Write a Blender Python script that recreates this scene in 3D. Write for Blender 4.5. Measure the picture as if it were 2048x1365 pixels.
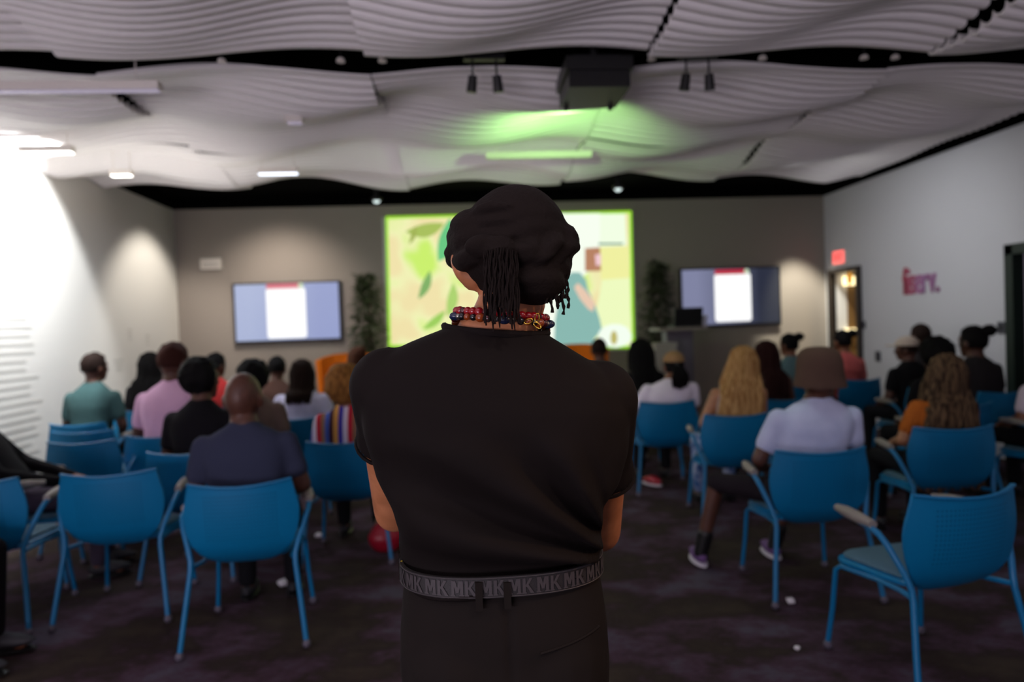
import bpy, math, random
import numpy as np
from mathutils import Vector, Matrix, noise
for _o in list(bpy.data.objects): bpy.data.objects.remove(_o)
C = bpy.context.scene.collection
SC = bpy.context.scene
R = math.radians
random.seed(7)
# ------------------------------------------------------------------ camera
FPX = 1365.33; CX = 1024.0; CY = 682.5; EYE = 1.5
_u = np.array([(920-CX)/FPX, (658-CY)/FPX, 1.0]); _u /= np.linalg.norm(_u)
_d = np.array([0.037, 1.0, 0.0]); _d -= _u*_d.dot(_u); _d /= np.linalg.norm(_d)
_r = np.cross(_d, _u)
CM = np.stack([_r, _u, -_d], 1)                 # camera(right,down,fwd) = CM @ world
cam_d = bpy.data.cameras.new('camera'); cam = bpy.data.objects.new('camera', cam_d); C.objects.link(cam)
cam_d.sensor_width = 36; cam_d.lens = 24; cam_d.clip_start = 0.05
_m = Matrix.Identity(4)
for i in range(3):
    _m[i][0] = CM[0][i]; _m[i][1] = -CM[1][i]; _m[i][2] = -CM[2][i]
_m[0][3], _m[1][3], _m[2][3] = 0, 0, EYE
cam.matrix_world = _m
cam_d.dof.use_dof = True; cam_d.dof.focus_distance = 1.26; cam_d.dof.aperture_fstop = 2.0
SC.camera = cam
def _ray(px, py):
    return CM.T @ np.array([(px-CX)/FPX, (py-CY)/FPX, 1.0])
def P(px, py, Y):                               # point of the photograph on the upright plane at distance Y
    w = _ray(px, py); w = w*(Y/w[1]); return Vector((w[0], w[1], w[2]+EYE))
def PX(px, py, X):                              # ... on a side wall
    w = _ray(px, py); w = w*(X/w[0]); return Vector((w[0], w[1], w[2]+EYE))
def PZ(px, py, Z):                              # ... at a height
    w = _ray(px, py); w = w*((Z-EYE)/w[2]); return Vector((w[0], w[1], Z))
# ------------------------------------------------------------------ world, view
W = bpy.data.worlds.new('world'); SC.world = W; W.use_nodes = True
W.node_tree.nodes['Background'].inputs[0].default_value = (0.62, 0.52, 0.66, 1)
W.node_tree.nodes['Background'].inputs[1].default_value = 0.30
SC.view_settings.view_transform = 'Standard'; SC.view_settings.look = 'None'
SC.view_settings.exposure = 0.0; SC.view_settings.gamma = 1.0; SC.view_settings.use_curve_mapping = False
try: SC.cycles.use_denoising = True
except Exception: pass
# ------------------------------------------------------------------ lights
def aim(o, target):
    d = Vector(target)-o.location
    o.rotation_euler = d.to_track_quat('-Z', 'Y').to_euler()
def spot(name, loc, target, power, angle, blend, col, size=0.05):
    l = bpy.data.lights.new(name, 'SPOT'); l.energy = power; l.spot_size = R(angle); l.spot_blend = blend
    l.color = col; l.shadow_soft_size = size
    o = bpy.data.objects.new(name, l); o.location = loc; C.objects.link(o); aim(o, target); return o
def area(name, loc, target, power, sx, sy, col):
    l = bpy.data.lights.new(name, 'AREA'); l.energy = power; l.shape = 'RECTANGLE'; l.size = sx; l.size_y = sy; l.color = col
    o = bpy.data.objects.new(name, l); o.location = loc; C.objects.link(o); aim(o, target); return o
spot('wall_wash_light', (-3.05, 5.8, 3.0), (-3.85, 5.8, 2.54), 300, 120, 0.12, (0.93, 0.97, 1.0))
spot('wall_wash_light', (-2.75, 8.75, 3.1), (-3.85, 8.8, 1.45), 95, 92, 0.6, (1.0, 0.93, 0.82))
spot('back_wall_light', (-2.4, 8.55, 3.0), (-2.4, 9.7, 1.8), 88, 104, 1.0, (1.0, 0.9, 0.78))
spot('corner_wall_light', (4.6, 8.9, 3.2), (5.2, 9.75, 0.8), 380, 48, 0.7, (1.0, 0.97, 0.8))
area('linear_lamp_light', (-2.9, 6.0, 2.93), (-2.9, 6.0, 0), 10, 0.5, 0.06, (0.85, 0.92, 1.0))
area('linear_lamp_light', (-1.75, 6.85, 2.93), (-1.75, 6.85, 0), 14, 0.5, 0.06, (0.8, 0.88, 1.0))
area('right_chair_fill', (2.2, 3.6, 3.0), (2.2, 3.6, 0), 6, 0.4, 0.4, (0.85, 1.0, 0.9))  # soft source without a fixture, tinted for the right-hand chairs
area('rear_fill_light', (-2.4, -1.9, 1.1), (-0.6, 4.5, 3.6), 95, 3.0, 0.8, (0.86, 0.78, 0.92))  # added fill behind the camera, no fixture there; lifts ceiling and backs
spot('right_wall_fill', (3.2, 6.8, 2.8), (5.4, 7.4, 1.8), 70, 112, 1.0, (0.93, 0.95, 1.0), .2)  # added wash without a fixture, brightens the right wall
area('panel_fill_uplight', (-2.7, 6.4, 2.6), (-2.7, 6.4, 4), 6.5, 2.0, 1.2, (1.0, 0.96, 0.9))  # unseen fill added below the left light bars to brighten the panels
area('near_ceiling_fill', (0.0, 0.1, 1.95), (0.0, 0.1, 4), 60, 6.0, 0.6, (0.9, 0.82, 0.96))  # invented upward fill by the camera, grazes only the near ceiling
area('panel_fill_uplight', (0.2, 6.8, 2.6), (0.2, 6.8, 4), 3, 2.0, 1.2, (0.95, 0.9, 0.95))  # same added fill for the middle panels, no lamp hangs here
spot('fold_fill_light', (1.0, 0.0, 3.0), (0.1, 1.3, 1.15), 34, 44, 0.9, (1.0, 0.86, 0.78))  # extra spot with no fixture, added to bring out the shirt folds
spot('warm_rear_light', (2.3, 0.9, 2.3), (0.4, 1.5, 1.05), 62, 40, 0.8, (1.0, 0.55, 0.22))
spot('projector_spill_light', (0.85, 4.92, 2.80), (0.85, 6.0, 3.2), 50, 120, 0.8, (0.45, 1.0, 0.3), 0.03)

# ------------------------------------------------------------------ materials
def lin(h):
    v = []
    for i in (0, 2, 4):
        c = int(h[i:i+2], 16)/255; v.append(c/12.92 if c <= .04045 else ((c+.055)/1.055)**2.4)
    return (v[0], v[1], v[2], 1)
MATS = {}
def mat(name, col, rough=0.7, metal=0.0, noise_s=0, col2=None, bump=0, emit=0, spec=None, stretch=None, bump_s=None, sheen=0):
    if name in MATS: return MATS[name]
    m = bpy.data.materials.new(name); MATS[name] = m; m.use_nodes = True
    nt = m.node_tree; b = nt.nodes['Principled BSDF']
    c = lin(col) if isinstance(col, str) else col
    b.inputs['Base Color'].default_value = c; b.inputs['Roughness'].default_value = rough; b.inputs['Metallic'].default_value = metal
    if spec is not None: b.inputs['Specular IOR Level'].default_value = spec
    if sheen: b.inputs['Sheen Weight'].default_value = sheen
    if noise_s or bump:
        tc = nt.nodes.new('ShaderNodeTexCoord'); mp = nt.nodes.new('ShaderNodeMapping')
        nt.links.new(tc.outputs['Object'], mp.inputs[0])
        if stretch: mp.inputs['Scale'].default_value = stretch
        n = nt.nodes.new('ShaderNodeTexNoise'); n.inputs['Scale'].default_value = noise_s or 40; n.inputs['Detail'].default_value = 4
        nt.links.new(mp.outputs[0], n.inputs['Vector'])
        if col2:
            cr = nt.nodes.new('ShaderNodeValToRGB'); cr.color_ramp.elements[0].position = .38; cr.color_ramp.elements[1].position = .62
            cr.color_ramp.elements[0].color = c; cr.color_ramp.elements[1].color = lin(col2)
            nt.links.new(n.outputs['Fac'], cr.inputs[0]); nt.links.new(cr.outputs[0], b.inputs['Base Color'])
        if bump:
            n2 = n
            if bump_s:
                n2 = nt.nodes.new('ShaderNodeTexNoise'); n2.inputs['Scale'].default_value = bump_s; nt.links.new(mp.outputs[0], n2.inputs['Vector'])
            bp = nt.nodes.new('ShaderNodeBump'); bp.inputs['Strength'].default_value = bump; bp.inputs['Distance'].default_value = .01
            nt.links.new(n2.outputs['Fac'], bp.inputs['Height']); nt.links.new(bp.outputs[0], b.inputs['Normal'])
    if emit:
        b.inputs['Emission Color'].default_value = c; b.inputs['Emission Strength'].default_value = emit
        b.inputs['Base Color'].default_value = (0.02, 0.02, 0.02, 1)
    return m
def glow(name, col, s=1.0):
    return mat(name, col, emit=s, rough=.5, spec=.2)
# ------------------------------------------------------------------ mesh helpers
class MB:
    def __init__(s): s.v = []; s.f = []; s.mi = []
    def add(s, vs, fs, mi=0):
        k = len(s.v); s.v += [tuple(p) for p in vs]; s.f += [tuple(i+k for i in f) for f in fs]; s.mi += [mi]*len(fs); return s
    def box(s, c, d, rot=None, mi=0, taper=1.0):
        x, y, z = d[0]/2, d[1]/2, d[2]/2
        vs = []
        for dz in (-1, 1):
            t = taper if dz > 0 else 1
            for dx, dy in ((-1, -1), (1, -1), (1, 1), (-1, 1)): vs.append(Vector((dx*x*t, dy*y*t, dz*z)))
        if rot: vs = [rot @ v for v in vs]
        vs = [v+Vector(c) for v in vs]
        return s.add(vs, [(3, 2, 1, 0), (4, 5, 6, 7), (0, 1, 5, 4), (1, 2, 6, 5), (2, 3, 7, 6), (3, 0, 4, 7)], mi)
    def ell(s, c, r, rot=None, n=14, m=9, f=None, mi=0):
        c = Vector(c); vs = []; fs = []
        vs.append(Vector((0, 0, -r[2])))
        for j in range(1, m):
            ph = -math.pi/2+math.pi*j/m
            for i in range(n):
                th = 2*math.pi*i/n
                vs.append(Vector((r[0]*math.cos(ph)*math.cos(th), r[1]*math.cos(ph)*math.sin(th), r[2]*math.sin(ph))))
        vs.append(Vector((0, 0, r[2])))
        if f: vs = [f(v) for v in vs]
        if rot: vs = [rot @ v for v in vs]
        vs = [v+c for v in vs]
        for i in range(n): fs.append((0, 1+(i+1) % n, 1+i))
        for j in range(m-2):
            for i in range(n):
                a = 1+j*n; fs.append((a+i, a+(i+1) % n, a+n+(i+1) % n, a+n+i))
        L = len(vs)-1; a = 1+(m-2)*n
        for i in range(n): fs.append((a+i, a+(i+1) % n, L))
        return s.add(vs, fs, mi)
    def tube(s, pts, r, n=8, mi=0, cap=True):
        pts = [Vector(p) for p in pts]; N = len(pts)
        rs = list(r) if hasattr(r, '__len__') else [r]*N
        vs = []; fs = []; prev = None
        for k in range(N):
            t = (pts[min(k+1, N-1)]-pts[max(k-1, 0)]).normalized()
            if prev is None:
                a = Vector((0, 0, 1)) if abs(t.z) < .9 else Vector((1, 0, 0)); prev = t.cross(a).normalized()
            prev = (prev-t*prev.dot(t)).normalized(); b = t.cross(prev)
            for i in range(n):
                q = 2*math.pi*i/n; vs.append(pts[k]+(prev*math.cos(q)+b*math.sin(q))*rs[k])
        for k in range(N-1):
            for i in range(n): fs.append((k*n+i, k*n+(i+1) % n, (k+1)*n+(i+1) % n, (k+1)*n+i))
        if cap: fs.append(tuple(reversed(range(n)))); fs.append(tuple(range((N-1)*n, N*n)))
        return s.add(vs, fs, mi)
    def cap(s, a, b, ra, rb):                    # rounded tapered limb
        s.ell(a, (ra, ra, ra)); s.ell(b, (rb, rb, rb)); a = Vector(a); b = Vector(b)
        if (b-a).length > 1e-4: s.tube([a, b], [ra*.995, rb*.995], 14)
        return s
    def loft(s, secs, n=32, p=2.3, U=None, mi=0):   # sections (z, x, y, half width, half depth)
        vs = []; fs = []
        for (z, x, y, a, b) in secs:
            for i in range(n):
                q = 2*math.pi*i/n; cc, ss = math.cos(q), math.sin(q)
                v = Vector((x+a*math.copysign(abs(cc)**(2/p), cc), y+b*math.copysign(abs(ss)**(2/p), ss), z))
                vs.append(U(v) if U else v)
        N = len(secs)
        for k in range(N-1):
            for i in range(n): fs.append((k*n+i, k*n+(i+1) % n, (k+1)*n+(i+1) % n, (k+1)*n+i))
        fs.append(tuple(reversed(range(n)))); fs.append(tuple(range((N-1)*n, N*n)))
        return s.add(vs, fs, mi)
    def prism(s, poly, d, mi=0):                 # polygon (3-D points) pushed along d
        n = len(poly); poly = [Vector(p) for p in poly]; d = Vector(d)
        return s.add(poly+[p+d for p in poly], [tuple(reversed(range(n))), tuple(range(n, 2*n))]+[(i, (i+1) % n, n+(i+1) % n, n+i) for i in range(n)], mi)
    def mesh(s, name):
        me = bpy.data.meshes.new(name); me.from_pydata(s.v, [], s.f); 
        me.polygons.foreach_set('material_index', s.mi); me.update(); return me
    def build(s, name, m, parent=None, smooth=True, angle=40):
        me = s.mesh(name)
        for q in (m if isinstance(m, (list, tuple)) else [m]): me.materials.append(q)
        return put(name, me, parent, smooth, angle)
def put(name, me, parent=None, smooth=True, angle=40):
    if smooth:
        me.polygons.foreach_set('use_smooth', [True]*len(me.polygons))
        if angle < 180:
            try: me.set_sharp_from_angle(angle=R(angle))
            except Exception: pass
    o = bpy.data.objects.new(name, me); C.objects.link(o)
    if parent: o.parent = parent
    return o
def blob(mb, name, m, parent=None, voxel=.012, it=4, fn=None):   # melt overlapping volumes into one continuous surface
    me = mb.mesh('tmp'); o = bpy.data.objects.new('tmp', me); C.objects.link(o)
    md = o.modifiers.new('r', 'REMESH'); md.mode = 'VOXEL'; md.voxel_size = voxel
    sm = o.modifiers.new('s', 'SMOOTH'); sm.factor = .5; sm.iterations = it
    dg = bpy.context.evaluated_depsgraph_get()
    out = bpy.data.meshes.new_from_object(o.evaluated_get(dg)); out.name = name
    bpy.data.objects.remove(o); bpy.data.meshes.remove(me)
    if fn:
        for v in out.vertices: v.co = fn(v.co)
    out.materials.clear()
    for q in (m if isinstance(m, (list, tuple)) else [m]): out.materials.append(q)
    return put(name, out, parent, True, 180)
def tag(o, label=None, cat=None, group=None, kind=None):
    if label: o['label'] = label
    if cat: o['category'] = cat
    if group: o['group'] = group
    if kind: o['kind'] = kind
    return o
def thing(name, loc, label, cat, rz=0, group=None):
    o = bpy.data.objects.new(name, None); C.objects.link(o); o.location = loc; o.rotation_euler = (0, 0, rz); o.empty_display_size = .1
    return tag(o, label, cat, group)
def dup(root, loc, rz, label):
    r = root.copy(); C.objects.link(r); r.location = loc; r.rotation_euler = (0, 0, rz); r['label'] = label
    for ch in list(root.children):
        c = ch.copy(); C.objects.link(c); c.parent = r
        for g in ch.children:
            d = g.copy(); C.objects.link(d); d.parent = c
    return r
# ------------------------------------------------------------------ room shell
XL, XR, YB, YF, ZT = -3.85, 5.4, 9.7, -2.2, 3.42
m_wall = mat('white_wall_paint', 'dcd8d2', .75, noise_s=60, bump=.03)
m_grey = mat('grey_wall_paint', '958b83', .8, noise_s=50, bump=.03)
m_black = mat('black_ceiling_paint', '020202', .95, spec=.05)
m_panel = mat('white_wave_panel', 'e8e3e1', .7)
def carpet():
    m = bpy.data.materials.new('patterned_carpet'); m.use_nodes = True; nt = m.node_tree; b = nt.nodes['Principled BSDF']
    b.inputs['Roughness'].default_value = .95; b.inputs['Specular IOR Level'].default_value = .1
    tc = nt.nodes.new('ShaderNodeTexCoord'); mp = nt.nodes.new('ShaderNodeMapping'); mp.inputs['Rotation'].default_value = (0, 0, .7); mp.inputs['Scale'].default_value = (1, 1.5, 1)
    nt.links.new(tc.outputs['Object'], mp.inputs[0])
    n1 = nt.nodes.new('ShaderNodeTexNoise'); n1.inputs['Scale'].default_value = 1.6; n1.inputs['Detail'].default_value = 6; n1.inputs['Roughness'].default_value = .7
    nt.links.new(mp.outputs[0], n1.inputs['Vector'])
    cr = nt.nodes.new('ShaderNodeValToRGB'); e = cr.color_ramp.elements
    e[0].position = .36; e[0].color = lin('4a4038'); e[1].position = .64; e[1].color = lin('5e5765')
    x = e.new(.47); x.color = lin('3c3230'); x = e.new(.55); x.color = lin('55404f')
    nt.links.new(n1.outputs['Fac'], cr.inputs[0])
    n2 = nt.nodes.new('ShaderNodeTexNoise'); n2.inputs['Scale'].default_value = 160; nt.links.new(tc.outputs['Object'], n2.inputs['Vector'])
    mx = nt.nodes.new('ShaderNodeMix'); mx.data_type = 'RGBA'; mx.blend_type = 'MULTIPLY'; mx.inputs[0].default_value = .5
    nt.links.new(cr.outputs[0], mx.inputs[6]); nt.links.new(n2.outputs['Color'], mx.inputs[7]); nt.links.new(mx.outputs[2], b.inputs['Base Color'])
    bp = nt.nodes.new('ShaderNodeBump'); bp.inputs['Strength'].default_value = .5; bp.inputs['Distance'].default_value = .006
    nt.links.new(n2.outputs['Fac'], bp.inputs['Height']); nt.links.new(bp.outputs[0], b.inputs['Normal'])
    return m
def struct(name, mb, m, parent=None, smooth=False):
    o = mb.build(name, m, parent, smooth)
    if not parent: o['kind'] = 'structure'
    return o
struct('floor', MB().box(((XL+XR)/2, (YB+YF)/2, -.05), (XR-XL+.4, YB-YF+.4, .1)), carpet())
struct('wall_back', MB().box(((XL+XR)/2, YB+.1, 1.7), (XR-XL+.4, .2, 3.5)), m_grey)
struct('wall_left', MB().box((XL-.1, (YB+YF)/2, 1.7), (.2, YB-YF, 3.5)), m_wall)
D1 = (8.86, 9.5, 2.1)                      # narrow doorway by the back corner
D2 = (4.9, 6.3, 2.12)                      # dark doorway at the right of the frame
wr = MB()
for (a, b, z0, z1) in ((YF, D2[0], 0, 3.4), (D2[0], D2[1], D2[2], 3.4), (D2[1], D1[0], 0, 3.4), (D1[0], D1[1], D1[2], 3.4), (D1[1], YB, 0, 3.4)):
    wr.box((XR+.1, (a+b)/2, (z0+z1)/2), (.2, b-a, z1-z0))
m_rwall = mat('cool_white_wall_paint', 'd4d4d8', .75, noise_s=60, bump=.03)
struct('wall_right', wr, m_rwall)
struct('trim_1', MB().box(((XL+XR)/2, YB-.006, (3.265+ZT)/2), (XR-XL, .012, ZT-3.265)), m_black)
struct('trim_2', MB().box((XR-.006, (YB+YF)/2, (3.265+ZT)/2), (.012, YB-YF, ZT-3.265)), m_black)
struct('trim_3', MB().box((XL+.006, (YB+YF)/2, (3.265+ZT)/2), (.012, YB-YF, ZT-3.265)), m_black)
ceil = struct('ceiling', MB().box(((XL+XR)/2, (YB+YF)/2, ZT+.08), (XR-XL+.4, YB-YF+.4, .16)), m_black)
# wave panels: terraced slats whose depth undulates, hung under the black ceiling
seams = [XL+.02, -2.25, -.51, 1.21, 3.03, 4.83]
def wave_panel(x0, x1, y0, y1, ci, ri):
    pitch = .088; n = max(1, round((y1-y0)/pitch)); pitch = (y1-y0)/n
    xs = np.linspace(x0+.004, x1-.004, 46); N = len(xs)
    ph = 2.1*ci+1.3*ri; A_, B_, D_ = ((.085, .9, .012), (.075, 2.4, .045))[ri]
    vs = []; fs = []
    prof = ((0, .052), (.07, .022), (.16, .005), (.45, -.003), (.76, .001), (.90, .016))   # rounded slat then a groove
    rows = 0
    for k in range(n):
        yk = y0+(k+.5)*pitch
        w = A_*np.sin(2*math.pi*xs/2.05+B_*yk+.9*math.sin(yk*1.3+.5*ci)+ph*.4) + D_*np.sin(2*math.pi*yk/1.05+1.5*np.sin(xs*1.15+ph*.35))
        for t, dz in prof:
            y = y0+(k+t)*pitch
            if k == 0: dz = min(dz, .006)
            for i in range(N): vs.append((xs[i], y, 3.16+w[i]*.85*(.12+.88*min(1, abs(yk-4.32)/.55))*max(.15, min(1, (4.83-xs[i])/.45))+dz))
            rows += 1
    for r in range(rows-1):
        for i in range(N-1): fs.append((r*N+i, r*N+i+1, (r+1)*N+i+1, (r+1)*N+i))
    # sides up to the ceiling
    base = len(vs)
    ring = [(0, i) for i in range(N)]+[(r, N-1) for r in range(1, rows)]+[(rows-1, i) for i in range(N-2, -1, -1)]+[(r, 0) for r in range(rows-2, 0, -1)]
    for (r, i) in ring: vs.append((vs[r*N+i][0], vs[r*N+i][1], min(ZT-.002, vs[r*N+i][2]+.012)))
    L = len(ring)
    for k in range(L):
        a = ring[k][0]*N+ring[k][1]; b2 = ring[(k+1) % L]; b = b2[0]*N+b2[1]
        fs.append((a, base+k, base+(k+1) % L, b))
    m = MB().add(vs, fs); 
    return m.build('wave_panel', m_panel, ceil, True, 50)
for ri, a, b in ((0, -2.0, .0), (0, .005, 2.1), (0, 2.105, 4.17), (1, 4.48, 6.12), (1, 6.125, 7.85)):
    for ci in range(5): wave_panel(seams[ci], seams[ci+1], a, b, ci, ri)
# ------------------------------------------------------------------ things on the walls
m_dark = mat('black_plastic', '0d0d0f', .45); m_frame = mat('dark_bronze_frame', '2a2320', .5)
m_white = mat('white_plastic', 'e6ded6', .5); m_alu = mat('brushed_metal', '8a8880', .35, .9)
m_grn = mat('dark_green_frame', '14251e', .5)
# doorway by the corner, with the lit corridor behind it
d = struct('door_1', MB().box((XR-.01, D1[0]-.03, D1[2]/2), (.1, .06, D1[2])).box((XR-.01, D1[1]+.03, D1[2]/2), (.1, .06, D1[2])).box((XR-.01, (D1[0]+D1[1])/2, D1[2]+.03), (.1, D1[1]-D1[0]+.12, .06)), m_frame)
m_wood = mat('brown_corridor_wood', '7a5c34', .55, noise_s=3, col2='604522', stretch=(1, 1, .2))
cz = MB().box((XR+1.75, 9.55, 1.2), (3.1, .1, 2.4)).box((XR+1.75, 6.6, 1.2), (3.1, .1, 2.4)).box((XR+3.35, 8.1, 1.2), (.1, 3, 2.4)).box((XR+1.75, 8.1, 2.45), (3.1, 3, .1))
struct('wall_corridor', cz, m_wood); struct('floor_corridor', MB().box((XR+1.75, 8.1, -.05), (3.1, 3, .1)), m_wood)
area('corridor_light', (XR+1.2, 8.2, 2.35), (XR+1.2, 8.2, 0), 22, .6, .6, (1.0, .75, .4))
def lamp_glow(c, dd, lab):
    o = MB().box(c, dd).build('wall_lamp', glow('warm_lamp_glow', 'ffe9b0', 3.0)); tag(o, lab, 'lamp'); return o
m_brass = mat('brass', 'a07830', .3, .9)
def corridor_lamp(px, py, lab):
    p = PX(px, py, XR+1.6); p.y = min(p.y, 12)
    return p
# lamps hang on the corridor's far wall (seen through the doorway)
for (px, py, w, h, lab) in ((1703, 562, .26, .13, 'upper glowing wall lamp seen through the corridor doorway'), (1706, 665, .26, .11, 'lower glowing wall lamp seen through the corridor doorway')):
    w0 = _ray(px, py); s_ = 9.49/w0[1]; p = Vector((w0[0]*s_, 9.49, w0[2]*s_+EYE))
    if p.x < XR+.25: p.x = XR+.25
    t = thing('wall_lamp', p, lab, 'lamp')
    MB().box((0, -.02, 0), (w, .05, h)).build('lamp_shade', glow('warm_lamp_glow', 'ffe9b0', 2.5), t)
    MB().box((0, .005, 0), (w*.6, .02, h*.6)).build('mounting_plate', m_brass, t)
w0 = _ray(1675, 560); s_ = 9.49/w0[1]
t = thing('pendant_lamp', (max(w0[0]*s_, XR+.1), 9.25, w0[2]*s_+EYE), 'small amber pendant lamp hanging just inside the corridor doorway', 'lamp')
MB().ell((0, 0, 0), (.035, .035, .09)).build('lamp_shade', glow('amber_glow', 'c88418', 1.2), t); MB().tube([(0, 0, .08), (0, 0, .3)], .006).build('cord', m_dark, t)
# doorway at the right edge
d2 = struct('door_2', MB().box((XR-.02, D2[1]-.05, D2[2]/2), (.12, .1, D2[2])).box((XR-.02, D2[0]+.05, D2[2]/2), (.12, .1, D2[2])).box((XR-.02, (D2[0]+D2[1])/2, D2[2]-.04), (.12, D2[1]-D2[0], .1)), m_grn)
MB().box((XR+.08, (D2[0]+D2[1])/2, D2[2]/2-.03), (.04, D2[1]-D2[0]-.2, D2[2]-.1)).build('door_leaf', mat('dark_door_leaf', '15201b', .3), d2, False)
MB().tube([(XR+.0, D2[0]+.2, .95), (XR+.0, D2[0]+.2, 1.25)], .012).build('door_handle', m_alu, d2)
# exit sign
def text_mesh(body, size, extrude=.004, fat=0):
    cu = bpy.data.curves.new('t', 'FONT'); cu.body = body; cu.size = size; cu.extrude = extrude; cu.offset = fat; cu.align_x = 'CENTER'; cu.align_y = 'CENTER'
    o = bpy.data.objects.new('t', cu); C.objects.link(o); dg = bpy.context.evaluated_depsgraph_get()
    me = bpy.data.meshes.new_from_object(o.evaluated_get(dg)); bpy.data.objects.remove(o); bpy.data.curves.remove(cu); return me
def text_on_right_wall(name, body, size, c, m, parent=None, width=None, extrude=.004, spacing=None):
    me = text_mesh(body, size, extrude)
    xs = [v.co.x for v in me.vertices]; k = width/(max(xs)-min(xs)) if width else 1
    for v in me.vertices: v.co = Vector((-v.co.z, -v.co.x*k, v.co.y))     # reads from inside the room, facing -X
    me.materials.clear(); me.materials.append(m)
    o = put(name, me, parent, False); o.location = c; return o
ep = PX(1679.5, 515, XR-.03); 
t = thing('exit_sign', (XR, ep.y, ep.z), 'glowing red exit sign on the right wall above the corridor doorway', 'exit sign')
MB().box((-.025, 0, 0), (.05, .31, .2)).build('sign_case', m_white, t, False)
MB().box((-.051, 0, 0), (.004, .28, .175)).build('sign_face', glow('exit_red_glow', 'ff6a64', 1.7), t, False)
text_on_right_wall('lettering', 'EXIT', .15, (-.056, 0, 0), glow('exit_letter_glow', 'ff2a2a', 1.1), t, .22, .002)
# wall lettering: warm red at the left fading to violet
cl = PX(1808, 570, XR); crr = PX(1880, 570, XR)
bw = cl.y-crr.y
t = thing('wall_lettering', (XR, (cl.y+crr.y)/2, 1.86), 'large red to violet raised lettering on the right wall', 'sign')
letters = 'fiserv.'; wid = [.10, .07, .14, .16, .13, .18, .06]; cum = 0; tot = sum(wid)
lcols = ['b0475a', 'b5506a', 'b4607a', 'b276a0', 'ab7aa8', 'a8749f', 'a06a90']
for i, ch in enumerate(letters):
    yc = bw/2-(cum+wid[i]/2)/tot*bw; cum += wid[i]
    me = text_mesh(ch, .46, .012, .006); xs = [v.co.x for v in me.vertices]; ys = [v.co.y for v in me.vertices]; mid = (min(xs)+max(xs))/2
    k = wid[i]/tot*bw*.95/max(.01, max(xs)-min(xs))
    base = min(ys)
    for v in me.vertices: v.co = Vector((-.013-v.co.z, -(v.co.x-mid)*k, v.co.y-base-.14))
    me.materials.clear(); me.materials.append(mat('letter_'+str(i), lcols[i], .6)); o = put('letter', me, t, False); o.location = (0, yc, 0)
# switches, outlet
for px, py, h, lab in ((2005, 656, .12, 'small dark switch plate beside the dark green doorway'), (1757, 713, .13, 'small dark socket plate low on the right wall near the doorway'), (1727, 650, .1, 'small grey wall plate right of the corridor doorway')):
    p = PX(px, py, XR)
    t = thing('switch_plate', p, lab, 'switch')
    MB().box((-.008, 0, 0), (.016, .1, h)).build('plate', mat('grey_plate', '4a4a52' if 'dark' in lab else '8d8d92', .5), t, False); MB().box((-.02, 0, 0), (.012, .02, .04)).build('toggle', m_dark, t, False)
# white box and lettering on the left
p = P(422, 528, YB-.04)
t = thing('wall_vent_box', (p.x, YB, p.z), 'small white box mounted on the back wall above the left television', 'wall box')
MB().box((0, -.03, 0), (.27, .06, .14)).build('housing', m_white, t, False); MB().box((0, -.062, -.03), (.22, .006, .012)).box((0, -.062, .0), (.22, .006, .012)).build('slot', mat('vent_shadow', 'a8a098', .6), t, False)
t = thing('wall_text_graphic', (XL, 6.3, 1.3), 'faint grey lines of writing printed on the white left wall', 'wall graphic')
ml = mat('faint_grey_print', 'c2beb8', .8)
rng = random.Random(3)
for k in range(17):
    z = 1.72-k*.074-1.3; y0 = 4.9-6.3; b = MB(); y = y0; end = 6.45-6.3+rng.uniform(-.1, .12)
    b.box((.002, (y+end)/2, z), (.003, end-y, .026))
    b.build('text_line', ml, t, False)
# three small marks further along the wall
for k, (y, z, w) in enumerate(((8.3, 1.62, .1), (8.0, 1.28, .22), (8.75, 1.55, .08))):
    for j in range(3): o = MB().box((.002, 0, -j*.05), (.003, w*(1-.2*j), .02)).build('text_line', ml, t, False); o.location = (0, y-6.3, z-1.3)
# ------------------------------------------------------------------ televisions and the projection
def plate(b, pts, Y, mi=0, th=.003):
    b.prism([P(x, y, Y) for x, y in pts], (0, th, 0), mi)
def rrect(x0, y0, x1, y1, r, sk=0):
    out = []
    for cx, cy, a0 in ((x1-r, y1-r, 0), (x0+r, y1-r, 90), (x0+r, y0+r, 180), (x1-r, y0+r, 270)):
        for k in range(5): q = R(a0+22.5*k); out.append((cx+r*math.cos(q), cy+r*math.sin(q)))
    return out
def tv_glow(name, ca, cb, s):
    m = bpy.data.materials.new(name); m.use_nodes = True; nt = m.node_tree; b = nt.nodes['Principled BSDF']
    tc = nt.nodes.new('ShaderNodeTexCoord'); sx = nt.nodes.new('ShaderNodeSeparateXYZ'); nt.links.new(tc.outputs['Generated'], sx.inputs[0])
    cr = nt.nodes.new('ShaderNodeValToRGB'); cr.color_ramp.elements[0].color = lin(ca); cr.color_ramp.elements[1].color = lin(cb)
    cr.color_ramp.elements[0].position = .15; cr.color_ramp.elements[1].position = .8
    nt.links.new(sx.outputs['X'], cr.inputs[0]); nt.links.new(cr.outputs[0], b.inputs['Emission Color']); b.inputs['Emission Strength'].default_value = s
    b.inputs['Base Color'].default_value = (.02, .02, .02, 1); b.inputs['Roughness'].default_value = .3; return m
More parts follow.
